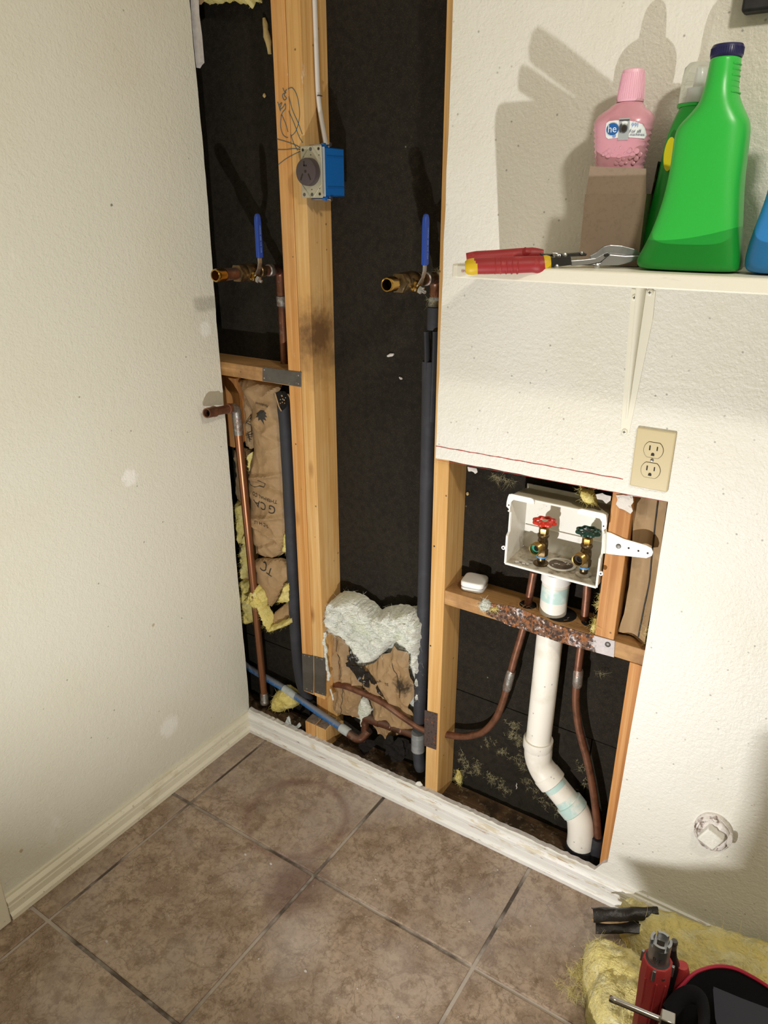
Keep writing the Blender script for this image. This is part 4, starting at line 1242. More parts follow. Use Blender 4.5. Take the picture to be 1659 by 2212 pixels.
for pts, y_, yb_, bu_, sd_ in (([(531, 985), (541, 980), (540, 1030), (536, 1022)], .066, .078, .012, 14),
                               ([(506, 1085), (520, 1090), (526, 1130), (522, 1165), (514, 1180), (507, 1120)], .068, .082, .016, 15),
                               ([(522, 1160), (529, 1150), (533, 1200), (528, 1250), (519, 1255), (516, 1215)], .068, .082, .014, 16),
                               ([(612, 1150), (622, 1138), (625, 1165), (624, 1195), (609, 1195)], .058, .074, .018, 17)):
    mb = MB()
    Py += puff(mb, px2(pts, y_), .0042, yb_, bu_, .010, sd_, rad=.009, sc=55)
    mb.build('yellow_tuft', M['glassy'], t, sharp=80)
fT = paperleft(91, .072, .026)
mb = MB(); sheet(mb, px2([(549, 1210), (565, 1207), (580, 1209), (602, 1209), (625, 1219), (628, 1249), (615, 1262), (600, 1290), (583, 1313), (578, 1300), (570, 1279), (556, 1268), (545, 1258), (546, 1230)], .060), .005, fT, seed=15)
pushT = drape(mb, .0012, lambda x, z: fT(x, z, .045))
tp = mb.build('torn_paper', M['kraft'], t, sharp=16)
mb = MB()
for b_, u, v, s_, tl in (('TC', 578, 1228, .036, -.35), ('ITS', 551, 1236, .012, -.1)):
    e = V((-math.cos(tl), 0, -math.sin(tl)))
    put_text(mb, b_, s_, at(u, v, .05), e, V((-e.z, 0, e.x)), push=pushT)
mb.build('print', M['print'], tp, smooth=False, kind='stuff')
mb = MB(); sheet(mb, px2([(583, 1345), (590, 1325), (610, 1308), (631, 1298), (632, 1333), (610, 1345), (589, 1362)], .058), .005, paperleft(95, .066, .012), seed=17)
mb.build('torn_paper', M['kraft'], t, sharp=16)
mb = MB()
Py2 = puff(mb, px2([(519, 1252), (530, 1257), (540, 1262), (544, 1290), (548, 1320), (549, 1342), (536, 1349), (524, 1346), (521, 1300)], .068), .0042, .092, .034, .015, 18, rad=.014, sc=45)
Py2 += puff(mb, px2([(534, 1292), (543, 1278), (557, 1263), (569, 1278), (577, 1296), (571, 1310), (583, 1330), (587, 1352), (630, 1334), (632, 1346), (607, 1356), (587, 1365), (578, 1355), (571, 1330), (563, 1310), (548, 1305)], .048), .0036, .064, .034, .014, 19, rad=.010, sc=50)
Py2 += puff(mb, px2([(604, 1290), (615, 1262), (629, 1252), (630, 1298), (612, 1304), (598, 1300)], .054), .0042, .070, .026, .012, 20, rad=.012, sc=50)
mb.build('yellow_wool', M['glassy'], t, sharp=80)
fb = MB(); fibres(fb, Py + Py2, 1800, .011, 6, wd=.00025)
fb.build('fibres', M['glassy'], t, kind='stuff')

# loose pad of yellow wool on the sill
t = batt('wool_pad', 'clump of pale yellow wool lying on the sill beside the copper riser foot', loc=(.10, .05, .045))
mb = MB()
Pp = puff(mb, px2([(583, 1512), (592, 1497), (606, 1492), (620, 1500), (634, 1512), (637, 1526), (627, 1537), (612, 1535), (603, 1544), (592, 1535), (584, 1526)], .045), .0042, .085, .048, .008, 22, rad=.02)
mb.build('pad', M['glassy'], t, sharp=80)
fb = MB(); fibres(fb, Pp, 250, .010, 7)
fb.build('fibres', M['glassy'], t, kind='stuff')
# dusty rubble on the sill
mb = MB()
for k in range(150):
    x = rnd.uniform(-.02, 1.10); y = rnd.uniform(.014, .095)
    s_ = rnd.choice([.0008, .001, .0014, .002, .0034])
    mb.lathe([(0, s_), (s_ * rnd.uniform(.4, 1), s_ * .6), (s_ * 1.1, s_ * .1)], (x, y, .0395), (rnd.uniform(-.4, .4), rnd.uniform(-.4, .4), 1), 5)
mb.build('sill_rubble', M['dust'], None, 'fine plaster crumbs and dust scattered along the bottom plate', 'rubble', kind='stuff', smooth=False)
mb = MB()
for k in range(26):
    x = rnd.uniform(-.03, .21); y = rnd.uniform(.02, .07); r = rnd.uniform(.008, .02)
    mb.lathe([(0, r), (r * .5, r * .8), (r * .8, r * .3)], (x, y, .039), (rnd.uniform(-.3, .3), rnd.uniform(-.3, .3), 1), 8, sx=rnd.uniform(.7, 1.4))
mb.build('dirt_heap', M['woodg'], None, 'grey lint and dirt heaped on the sill by the left corner', 'rubble', kind='stuff')

# wisps of wool stuck to the low black board and hanging at the cut edges
mb = MB()
mw2 = MB()
cl = [(1110, 1570, 26), (1125, 1600, 30), (1105, 1590, 20), (1085, 1620, 16), (1000, 1640, 20), (1030, 1655, 26), (1060, 1680, 26), (1090, 1700, 22), (1010, 1665, 16), (990, 1670, 10), (1130, 1655, 14), (1140, 1690, 12), (1165, 1720, 14), (1180, 1735, 10), (1200, 1740, 12), (1120, 1635, 10), (1260, 1660, 10), (1268, 1690, 8), (1052, 1600, 10), (1190, 1720, 10)]
for u, v, n in cl:
    c = at(u, v, B - .001)
    pts = [c + V((rnd.gauss(0, .010), -.0008, rnd.gauss(0, .010))) for _ in range(n)]
    fibres(mb, pts, n * 9, .0085, u, nrm=(0, -.15, 0), wd=.00022, spread=1)
for u, v, n, y in [(1075, 1030, 60, .05), (1100, 1040, 40, .05), (1255, 1062, 10, .03), (945, 588, 50, .07), (935, 648, 40, .05), (1300, 1455, 20, .08)]:
    c = at(u, v, y)
    pts = [c + V((rnd.gauss(0, .006), 0, rnd.gauss(0, .004))) for _ in range(20)]
    fibres(mw2, pts, n * 2, .014, u + 1, nrm=(0, 0, -.6), wd=.0002, spread=.7)
mb.build('wool_wisps', M['wisp'], bpy.data.objects['wall_outer'], 'thin yellow wool wisps stuck low on the black board', kind='stuff')
mw2.build('wool_wisps', M['wisp'], bpy.data.objects['wall_back'], 'thin wool wisps hanging at the cut edges', kind='stuff')
def tuft(label, pts, y, bulge, seed, m='glassy', rad=.012):
    mb = MB()
    P = puff(mb, px2(pts, y), .0038, y + .012, bulge, .006, seed, rad=rad)
    t = thing('wool_tuft', label, 'insulation', tuple(sum(P, V((0, 0, 0))) / len(P)))
    mb.build('tuft', M[m], t, sharp=80)
    fb = MB(); fibres(fb, P, 140, .011, seed)
    fb.build('fibres', M[m], t, kind='stuff')
tuft('yellow wool tuft hanging over the top of the white valve box', [(1249, 1052), (1262, 1060), (1280, 1063), (1286, 1080), (1284, 1095), (1278, 1088), (1274, 1098), (1268, 1085), (1258, 1080)], .018, .02, 31)
tuft('yellow wool tuft at the foot of the short stud on the block', [(1276, 1352), (1284, 1338), (1290, 1340), (1288, 1360), (1282, 1368), (1272, 1364)], .012, .012, 32)
tuft('pale wool tuft squeezed between valve box and the short stud', [(1288, 1300), (1293, 1284), (1297, 1290), (1295, 1312), (1288, 1318)], .016, .010, 33, rad=.006)
tuft('grey wool ball stuck on the block at left end of rusty strap', [(1032, 1308), (1040, 1297), (1052, 1298), (1057, 1308), (1053, 1322), (1042, 1325), (1034, 1318)], .004, .012, 34, 'glassw')
tuft('pale yellow tuft on the rusty strap beside the grey wool ball', [(1058, 1316), (1066, 1310), (1074, 1314), (1070, 1321), (1060, 1322)], .004, .008, 35, rad=.006)
tuft('yellow wool showing along the right edge of the kraft strip', [(1392, 1360), (1399, 1330), (1402, 1345), (1397, 1395), (1390, 1392)], .030, .010, 36, rad=.006)
tuft('long yellow tuft hanging on the black board by the doubled stud foot', [(982, 1668), (990, 1672), (994, 1690), (990, 1698), (984, 1688)], .085, .012, 37, rad=.006)
# ragged yellow wool and paper along the top of the left bay
tuft('ragged yellow wool along the top of the left bay', [(430, -30), (560, -30), (556, 6), (545, 2), (538, 16), (530, 4), (512, 8), (500, 0), (480, 4), (445, 6), (436, 0)], .060, .03, 38, rad=.02)
P = px2([(420, -20), (440, -20), (438, 2), (432, 9), (424, 10)], .04)
mb = MB(); sheet(mb, P, .005, lambda x, z, d: .04 + crumple(x, z, .006, 40, 4))
mb.build('paper_scrap', M['kraftd'], None, 'brown paper scrap at the very top beside the left wall', 'debris')

# kraft faced strip right of the short stud
t = batt('kraft_strip', 'long dusty kraft paper strip standing right of the short stud', loc=(1.11, .05, .70))
fK = lambda x, z, d: .034 + .012 * math.sin((x - 1.08) * 60) + crumple(x, z, .006, 16, 5)
mb = MB(); sheet(mb, px2([(1368, 1060), (1400, 1060), (1444, 1060), (1436, 1120), (1424, 1210), (1412, 1290), (1400, 1350), (1391, 1394), (1380, 1390), (1366, 1382), (1343, 1372), (1333, 1366), (1345, 1330), (1356, 1270), (1362, 1210), (1366, 1140)], .030), .007, fK, seed=19)
mb.build('paper', M['kraftd'], t, sharp=25)
ln = [at(u, v, .030) for u, v in [(1418, 1080), (1412, 1140), (1406, 1200), (1400, 1260), (1390, 1310), (1376, 1380)]]
for q in ln: q.y = fK(q.x, q.z, .02) - .001
MB().tube(smooth_path(ln, 4), .0016, 6).build('fold_seam', M['print'], t)
mb = MB()
Pz = puff(mb, px2([(1371, 1120), (1381, 1110), (1378, 1180), (1370, 1250), (1360, 1310), (1350, 1370), (1342, 1372), (1350, 1310), (1360, 1230), (1366, 1170)], .046), .006, .095, .030, .006, 43, rad=.01)
mb.build('wool_edge', M['glassy'], t, sharp=80)

# torn paper shreds under the upper cut edge of the niche
for k, (lab, pts, y) in enumerate([('torn board paper curl at the left of the niche top edge', [(1010, 1008), (1030, 1012), (1032, 1020), (1026, 1024), (1020, 1018), (1012, 1018)], .010),
                                   ('torn board paper curl near the right of the niche top edge', [(1287, 1068), (1300, 1066), (1320, 1072), (1318, 1082), (1310, 1088), (1302, 1080), (1290, 1078)], .010)]):
    mb = MB(); sheet(mb, px2(pts, y), .003, lambda x, z, d: y + crumple(x, z, .006, 60, 4 + k))
    mb.build('paper_shred', M['gypw'], None, lab, 'debris')

# foam crumbs clinging to the outer board
def crumb(label, u, v, y, L_, r, an, m='ochre', n=7):
    y = B - r * .7
    c = at(u, v, y)
    d = V((math.sin(an), 0, -math.cos(an)))
    pts = [c + d * L_ * (i / (n - 1) - .5) + V((.0012 * math.sin(i * 1.9), 0, 0)) for i in range(n)]
    rs = [r * (.35 + .65 * math.sin(PI * min(.95, max(.05, (i + .5) / n)))) * (1 + .15 * math.sin(i * 2.3)) for i in range(n)]
    MB().tube(pts, rs, 10).build('foam_crumb', M[m], None, label, 'debris')
crumb('tan foam drip on the black board left of the doubled stud, near top', 577, 78, .090, .070, .0075, .18)
crumb('tiny pale foam crumb on black board left of the stud scribble', 571, 206, .098, .008, .0035, 0)
crumb('small cream crumb on the black board in the middle bay', 844, 767, .096, .020, .0038, 1.9, 'gypw')
crumb('tiny whitish crumb below the cream crumb on the black board', 866, 817, .098, .010, .003, 1.2, 'gypw')
crumb('small yellow crumb on black board left of the valve box', 1010, 1066, .098, .008, .0035, 0, 'ochre')
crumb('thin pale shred on the low board beside the white drain', 1116, 1698, .095, .020, .0014, .1, 'gypw')
# ------------------------------------------------------------------ shelf with its bracket
SX0, SD, SZ0, SZ1 = .776, .2035, 1.4165, 1.4385
ou = [(SX0, -.001), (2.2, -.001), (2.2, -SD), (SX0 + .012, -SD), (SX0 + .004, -SD + .003), (SX0, -SD + .012)]
MB().prism([(a, b_, SZ0) for a, b_ in ou], (0, 0, SZ1 - SZ0)).build('wall_shelf', M['shelf'], None, 'cream painted wall shelf carrying the detergent bottles', 'shelf', smooth=False, bevel=.0025)
t = thing('shelf_bracket', 'cream painted steel bracket under the shelf with three screws', 'bracket', (1.05, 0, 1.14))
bp = [at(u, v, -.0008) for u, v in [(1364, 624), (1416, 629), (1410, 690), (1359, 936), (1352, 942), (1345, 940), (1341, 930)]]
MB().prism([(p.x, -.0014, p.z) for p in bp], (0, .0014, 0)).build('back_plate', M['bracket'], t, smooth=False)
r0, r1 = at(1384, 626, -.004), at(1353, 905, -.003)
rg = MB()
k = 10
P = []
for i in range(13):
    tt = i / 12
    c = V((r0.x + (r1.x - r0.x) * tt, 0, 1.4160 + (r1.z - 1.4160) * tt))
    w_ = .0085 * (1 - tt) + .0018 * tt
    h_ = .016 * (1 - tt ** 1.4) + .001
    for j in range(k + 1):
        a = PI * j / k
        P.append(c + V((-math.cos(a) * w_, -.001 - h_ * math.sin(a) ** .6, 0)))
fs = [(i * (k + 1) + j, i * (k + 1) + j + 1, (i + 1) * (k + 1) + j + 1, (i + 1) * (k + 1) + j) for i in range(12) for j in range(k)]
fs += [tuple(range(k + 1)), tuple(12 * (k + 1) + j for j in reversed(range(k + 1)))]
rg.add(P, fs).build('pressed_rib', M['bracket'], t)
MB().prism([(r0.x - .011, -.002, SZ0 - .0005), (r0.x + .011, -.002, SZ0 - .0005), (r0.x + .006, -.17, SZ0 - .0005), (r0.x - .006, -.17, SZ0 - .0005)], (0, 0, -.0022)).build('arm', M['bracket'], t, smooth=False)
for u, v in ((1371, 643), (1404, 632), (1349, 933)):
    p = at(u, v, -.002)
    sc = MB().lathe([(0, .0062), (.0012, .0058), (.0024, .0042), (.0030, .0020)], (p.x, -.0014, p.z), (0, -1, 0), 14).build('screw', M['bracket'], t)
    MB().box(p.x - .0026, p.x + .0026, -.0048, -.0042, p.z - .0005, p.z + .0005).box(p.x - .0005, p.x + .0005, -.0048, -.0042, p.z - .0026, p.z + .0026).build('cross_slot', M['slot'], sc, smooth=False)

# duplex outlet
ox, oz = 1.1063, 1.0951
t = thing('wall_outlet', 'almond duplex wall outlet above right corner of the niche', 'outlet', (ox, 0, oz - .057))
MB().box(ox - .035, ox + .035, -.0055, .0, oz - .0572, oz + .0572).build('cover_plate', M['plate'], t, bevel=.0035, seg=3)
def flatround(cx, cz, R_, h, n=10):
    out = []
    a0 = math.asin(h / R_)
    for s_ in (0, PI):
        for i in range(n + 1):
            a = s_ - a0 + 2 * a0 * i / n
            out.append((cx + R_ * math.cos(a), cz + R_ * math.sin(a)))
    return out
for dz in (.0195, -.0195):
    o_ = flatround(ox, oz + dz, .0172, .0142)
    MB().prism([(a, -.0058, c) for a, c in flatround(ox, oz + dz, .0180, .0150)], (0, .0004, 0)).build('face_gap', M['slot'], t, smooth=False)
    fc = MB().prism([(a, -.0072, c) for a, c in o_], (0, .003, 0)).build('socket_face', M['plate'], t, smooth=False, bevel=.0006)
    sl = MB()
    sl.box(ox - .0078, ox - .0054, -.0075, -.0070, oz + dz - .0010, oz + dz + .0082)
    sl.box(ox + .0056, ox + .0078, -.0075, -.0070, oz + dz - .0002, oz + dz + .0076)
    sl.prism([(ox + .0030 * math.cos(a), -.0075, oz + dz - .0078 + .0030 * math.sin(a)) for a in [PI * i / 8 for i in range(9)]] + [(ox - .0030, -.0075, oz + dz - .0108), (ox + .0030, -.0075, oz + dz - .0108)], (0, .0005, 0))
    sl.build('slots', M['slot'], fc, smooth=False)
sc = MB().lathe([(0, .0034), (.0012, .0030), (.0016, .0018)], (ox, -.0055, oz), (0, -1, 0), 12).build('screw', M['steel'], t)
MB().box(-.0028 + ox, ox + .0028, -.0073, -.0068, oz - .0005, oz + .0005, tilt=Matrix.Rotation(.7, 3, 'Y')).build('screw_slot', M['slot'], sc, smooth=False)

# red pencil line drawn along the cut
a_, b_ = at(941, 963.5, -.0004), at(1346, 1035, -.0004)
mb = MB()
n = 60
P = []
for i in range(n + 1):
    q = a_.lerp(b_, i / n)
    h = .0008 * (.7 + .6 * rnd.random())
    dz = .0004 * math.sin(i * .9)
    P += [q + V((0, -.0001, h + dz)), q + V((0, -.0001, -h + dz))]
mb.add(P, [(2 * i, 2 * i + 1, 2 * i + 3, 2 * i + 2) for i in range(n)])
a_, b_ = at(944, 994, -.0004), at(1443, 1085, -.0004)
P = []
for i in range(n + 1):
    q = a_.lerp(b_, i / n)
    P += [q + V((0, -.0001, .0010)), q + V((0, -.0001, .0002))]
mb.add(P, [(2 * i, 2 * i + 1, 2 * i + 3, 2 * i + 2) for i in range(n)])
mb.build('pencil_line', M['redline'], None, 'red marker line drawn above the cut edge of the niche', 'marking', smooth=False)
mb = MB()
for u, v, s_ in ((1000, 587, .006),):
    put_text(mb, 'tin', .0075, (SX0 + .027, -SD - .0012, 1.4285), (1, 0, 0), (0, 0, 1))
mb.build('pencil_note', M['redline'], None, 'small red pencilled note on the shelf edge left of the snips', 'marking', smooth=False)

# blue pencil scribble across both boards of the doubled stud
mb = MB()
def scr(pts, wd=.0007):
    P = smooth_path([V((at(u, v, F - .0006).x, F - .0006, at(u, v, F - .0006).z)) for u, v in pts], 5)
    mb.tube(P, wd, 5, flat=(1, 1))
scr([(611, 190), (615, 198), (619, 193), (614, 205), (619, 212), (614, 216), (610, 205), (618, 200)])
scr([(600, 220), (606, 240), (603, 228), (609, 222), (604, 236), (611, 232), (616, 224), (617, 234), (611, 242), (607, 250)])
scr([(608, 248), (606, 270), (610, 288), (617, 296), (622, 297)])
scr([(609, 248), (618, 270), (622, 285)])
scr([(622, 192), (632, 190), (642, 208), (647, 240), (645, 265), (638, 285), (628, 295)])
scr([(624, 208), (632, 238), (644, 265), (653, 290)])
scr([(624, 240), (636, 268), (646, 295), (654, 308)])
scr([(598, 300), (622, 307), (640, 314), (652, 321)])
scr([(599, 323), (618, 323), (635, 321), (652, 323)])
scr([(601, 356), (618, 343), (636, 333), (652, 325)])
scr([(628, 290), (634, 308), (643, 325)])
mb.build('pencil_scribble', M['crayon'], None, 'blue pencil scribble drawn over the front of the doubled stud', 'marking')

# dryer receptacle in a blue box on the side of the stud
bx0, bx1, bz0, bz1 = .3000, .3960, 1.5440, 1.6420
def bw(u, v, y): return at(u, v, y)
q0, q1 = at(650, 322, -.004), at(700, 428, -.004)
bz1, bz0 = at(675, 318, -.003).z, at(690, 424, -.003).z
t = thing('dryer_outlet', 'round brown dryer receptacle in a blue box on the doubled stud', 'outlet', (.345, .02, bz0))
zc = (bz0 + bz1) / 2
yo0 = at(652, 370, -.002).x
fx0 = .2980
blx0, blx1 = .2985, at(699, 370, .002).x
# open box: four sides and a back
bxr = at(702, 370, .004).x
hz = .0475
bm_ = MB()
bm_.box(.2985, bxr, .070, .073, zc - hz, zc + hz)
bm_.box(.2985, .3010, .006, .072, zc - hz, zc + hz)
bm_.box(bxr - .0028, bxr, .004, .072, zc - hz, zc + hz)
bm_.box(.2985, bxr, .004, .072, zc + hz - .0028, zc + hz)
bm_.box(.2985, bxr, .004, .072, zc - hz, zc - hz + .0028)
bx = bm_.build('box', M['bluebox'], t, bevel=.0016)
for dz in (.030, -.030):
    MB().box(bxr - .0005, bxr + .0012, .010, .070, zc + dz - .0008, zc + dz + .0008).build('side_rib', M['bluebox'], t)
for dz in (hz + .004, -hz - .004):
    for yy in (.012, .040):
        MB().tube([(bxr - .030 if yy > .03 else bxr - .012, yy, zc + dz), (bxr - .004 if yy < .03 else bxr - .02, yy, zc + dz)], .0045, 10).build('nail_sleeve', M['bluebox'], t)
    MB().tube([(.302, .026, zc + dz * 1.03), (bxr + .001, .022, zc + dz * 1.03)], .0021, 8).build('nail', M['steel'], t)
    MB().lathe([(0, .0045), (.0015, .0045)], (bxr + .001, .022, zc + dz * 1.03), (1, 0, 0), 10).build('nail_head', M['steel'], t)
MB().box(.300, bxr + .0004, .0032, .0046, zc - hz - .0006, zc + hz + .0006).build('scuffed_rim', M['labelg'], t, bevel=.0006)
# yoke in front, shifted over the stud edge
yx0, yx1 = at(651, 372, -.004).x, at(696, 372, -.004).x
yk = MB().box(yx0, yx1, -.0052, -.0030, zc - .0505, zc + .0505).build('yoke', M['galv'], t, bevel=.0030)
yxc = (yx0 + yx1) / 2
rm = MB()
for s_ in (-1, 1):
    for q in (-1, 1):
        a_ = V((yxc + q * .004, -.0056, zc + s_ * .049)); b_ = V((yxc + q * (yx1 - yx0) * .47, -.0056, zc + s_ * .024))
        rm.tube([a_, b_], .0009, 6)
rm.build('yoke_rib', M['galv'], t)
ho = MB()
for dx, dz, r in ((-.021, .043, .003), (.021, .044, .003), (.021, -.043, .003), (-.020, .030, .0012), (.022, .032, .0012), (.0, .033, .0012), (-.020, -.032, .0012), (.021, -.032, .0012), (.0, -.034, .0012)):
    ho.lathe([(0, r), (.0003, r)], (yxc + dx, -.0053, zc + dz), (0, -1, 0), 10)
ho.build('yoke_holes', M['slot'], t)
for dx, dz in ((0, .044), (0, -.044), (-.021, -.044)):
    MB().lathe([(0, .0036), (.001, .0032), (.0016, .002)], (yxc + dx, -.0052, zc + dz), (0, -1, 0), 12).build('screw', M['steelg'], t)
rx = yxc - .0035
MB().lathe([(0, .0275), (.012, .0272), (.0150, .0262), (.0160, .0245)], (rx, -.0050, zc), (0, -1, 0), 36).build('receptacle', M['recept'], t)
sl = MB()
yy0, yy1 = -.0214, -.0209
sl.box(rx - .0085 + .004, rx - .0055 + .004, yy0, yy1, zc + .0110, zc + .0210)
sl.box(rx - .0085 + .004, rx + .0045, yy0, yy1, zc + .0105, zc + .0135)
for s_ in (-1, 1):
    sl.box(rx + s_ * .0105 - .0016, rx + s_ * .0105 + .0016, yy0, yy1, zc - .0165, zc - .0030, tilt=Matrix.Rotation(-s_ * .45, 3, 'Y'))
sl.lathe([(0, .0030), (.0004, .0030)], (rx, -.0210, zc + .001), (0, -1, 0), 12)
sl.build('slots', M['slot'], t, smooth=False)
# white cable down the side of the stud
pts = [V((.3035, .050, 2.40))]
for u, v, xx in ((680, 10, .303), (683, 100, .3045), (686, 180, .305), (688, 212, .305), (693, 250, .310), (700, 290, .316)):
    p = atx(u, v, xx)
    pts.append(p)
pts.append(V((.322, pts[-1].y + .002, zc + hz - .004)))
cb = MB().tube(smooth_path(pts, 6), .0056, 12, flat=(.75, 1.25)).build('power_cable', M['cable'], None, 'white cable running down the doubled stud into the blue box', 'cable')
p = atx(687, 207, .305)
MB().tube([p + V((.0045, -.008, 0)), p + V((.0055, 0, .0005)), p + V((.0045, .008, 0))], .0011, 6).build('staple', M['steelg'], cb)

# painted-over clean-out cover low on the wall
t = thing('cleanout_cover', 'painted-over round clean-out plug low on the right wall', 'plug', (1.337, 0, .276))
cc = V((1.336, 0, .3185))
mb = MB()
n = 40
prof_ = [(0, .0435), (.004, .0432), (.006, .0412), (.005, .0385), (.0085, .0375), (.0100, .0350), (.0070, .0325), (.0068, .012)]
P = []
for tt, r in prof_:
    for j in range(n):
        a = 2 * PI * j / n
        w_ = 1 + .03 * nz((math.cos(a) * 2, math.sin(a) * 2, tt * 200), 1.5)
        P.append(cc + V((math.cos(a) * r * w_ * .86, -tt * 1.5 * (1 + .3 * nz((math.cos(a) * 3, tt * 100, math.sin(a) * 3), 1)), math.sin(a) * r * w_ * 1.08)))
fs = [(i * n + j, i * n + (j + 1) % n, (i + 1) * n + (j + 1) % n, (i + 1) * n + j) for i in range(len(prof_) - 1) for j in range(n)]
fs += [tuple((len(prof_) - 1) * n + j for j in range(n))]
mb.add(P, fs).build('plug', M['joint'], t)
MB().box(cc.x - .0185, cc.x + .0185, -.030, -.005, cc.z - .0195, cc.z + .0195, tilt=Matrix.Rotation(.42, 3, 'Y')).build('square_nut', M['wall'], t, bevel=.003)
mb = MB()
mb.prism([(cc.x + .034 + .005 * math.cos(a), -.017, cc.z + .006 + .016 * math.sin(a)) for a in [2 * PI * i / 12 for i in range(12)]], (0, .008, 0))
mb.build('paint_lump', M['joint'], t, smooth=False)
# black panel at the upper right
MB().box(1.1435, 1.30, -.028, -.0006, 1.7880, 1.93).build('black_panel', M['black'], None, 'black wall-mounted box at the upper right corner above the green bottle', 'panel', bevel=.004)

# ------------------------------------------------------------------ things on the shelf
ST = SZ1
def loft(mb, secs, n=36, mi=0):
    """secs: (z, cx, cy, half width, half depth, squareness)"""
    P = []
    for z, cx, cy, hx, hy_, ex in secs:
        for j in range(n):
            a = 2 * PI * j / n
            c, s_ = math.cos(a), math.sin(a)
            P.append(V((cx + hx * math.copysign(abs(c) ** ex, c), cy + hy_ * math.copysign(abs(s_) ** ex, s_), z)))
    k = len(secs)
    fs = [(i * n + j, i * n + (j + 1) % n, (i + 1) * n + (j + 1) % n, (i + 1) * n + j) for i in range(k - 1) for j in range(n)]
    fs += [tuple(range(n))[::-1], tuple((k - 1) * n + j for j in range(n))]
    mb.add(P, fs, mi)
    return P

# pink bottle behind the cardboard carton
PY = -.056
def pxz(v, u=1350): return at(u, v, PY).z
pcx = at(1346, 280, PY).x
def hw(u0, u1, v): return (at(u1, v, PY).x - at(u0, v, PY).x) / 2
t = thing('pink_bottle', 'pink liquid detergent bottle with white label standing in the carton', 'bottle', (pcx, PY, ST))
zz = lambda v: pxz(v)
shoulder = hw(1289, 1412, 275)
secs = [(ST + .0008, pcx, PY, .034, .022, .75), (ST + .004, pcx, PY, .037, .025, .75)]
zb = zz(362)
secs += [(ST + .05, pcx, PY, .038, .026, .75)]
# ribbed waist up to the shoulder
for i in range(17):
    tt = i / 16
    z = zb + (zz(268) - zb) * tt
    base = hw(1291, 1389, 360) + (shoulder - hw(1291, 1389, 360)) * (tt ** .8)
    rib = .0014 * math.cos(i * PI) * (1 if tt < .9 else .3)
    secs.append((z, pcx, PY, base + rib, .027 + .008 * tt, .8))
zs = zz(262)
nk = hw(1330, 1386, 226)
for f_, ww in ((0.15, 1.0), (.35, .93), (.55, .78), (.72, .62), (.85, .56)):
    z = zs + (zz(224) - zs) * f_
    secs.append((z, pcx + .004 * f_, PY, shoulder * ww, .034 * (1 - .45 * f_), .9))
secs.append((zz(223), pcx + .006, PY, nk * .98, nk * .95, 1))
secs.append((zz(222), pcx + .006, PY, nk * .85, nk * .85, 1))
mb = MB(); loft(mb, secs, 44)
bd = mb.build('body', M['pink'], t, sharp=70)
# relief bubbles under the label
DOTS = []
for u, v, r in [(1308, 330, .004), (1315, 325, .004), (1312, 337, .0042), (1320, 333, .003), (1302, 333, .003), (1330, 322, .0022), (1340, 318, .002), (1335, 345, .0045), (1341, 352, .0045), (1330, 352, .004), (1336, 338, .004), (1345, 344, .003), (1358, 325, .004), (1364, 335, .0048), (1372, 326, .0048), (1378, 333, .004), (1371, 342, .004), (1359, 341, .003), (1350, 352, .0024), (1365, 352, .003), (1349, 330, .002)]:
    p = at(u, v, PY - .031)
    DOTS.append((p.x, p.z, r))
secs = [(zz(222), pcx + .006, PY, nk, nk, 1), (zz(221), pcx + .006, PY, nk * 1.02, nk * 1.02, 1)]
ct = hw(1341, 1388, 156)
secs += [(zz(160), pcx + .0065, PY, ct, ct, 1), (zz(154), pcx + .0065, PY, ct * .97, ct * .97, 1), (zz(152), pcx + .0065, PY, ct * .85, ct * .85, 1)]
mb = MB(); loft(mb, secs, 40)
cp = mb.build('cap', M['pinkc'], t)
mb = MB()
for j in range(40):
    a = 2 * PI * j / 40
    mb.tube([(pcx + .006 + math.cos(a) * nk * 1.01, PY + math.sin(a) * nk * 1.01, zz(217)), (pcx + .0065 + math.cos(a) * ct * 1.005, PY + math.sin(a) * ct * 1.005, zz(161))], .0006, 4)
mb.build('cap_ribs', M['pinkc'], cp)
# label wrapped on the front
def on_pink(x, z, lift=.0):
    tt = (z - zb) / (zz(268) - zb)
    hx = shoulder * 1.0
    hy_ = .027 + .008 * min(1, max(0, tt))
    q = max(0, 1 - min(1, abs((x - pcx) / hx)) ** 2.5)
    return PY - hy_ * q ** .4 - .0006 - lift
mb = MB()
for x_, z_, r in DOTS:
    mb.lathe([(-.001, r), (.0002, r * .9), (.0007, r * .55), (.0009, r * .1)], (x_, on_pink(x_, z_) + .0006, z_), (.25 * (x_ - pcx) / .04, -1, 0), 10)
mb.build('relief_dots', M['pink'], bd, kind='stuff')
lab = [(1310, 266), (1316, 262), (1330, 260), (1350, 260), (1370, 262), (1384, 267), (1388, 275), (1390, 290), (1386, 298), (1370, 297), (1350, 296), (1330, 298), (1313, 300), (1308, 296), (1307, 282)]
LB = [(at(u, v, PY - .034).x, at(u, v, PY - .034).z) for u, v in lab]
mb = MB(); sheet(mb, LB, .0022, lambda x, z, d: on_pink(x, z), .0004)
pushP = drape(mb, 0, lambda x, z: on_pink(x, z))
lb = mb.build('label', M['label'], t, sharp=60)
def lx(u, v): q = at(u, v, PY - .035); return q
def on_label(mb, body, u, v, size, tilt=.0):
    e = V((math.cos(tilt), 0, math.sin(tilt)))
    put_text(mb, body, size, lx(u, v), e, V((-e.z, 0, e.x)), push=lambda x, z: pushP(x, z) - .0014)
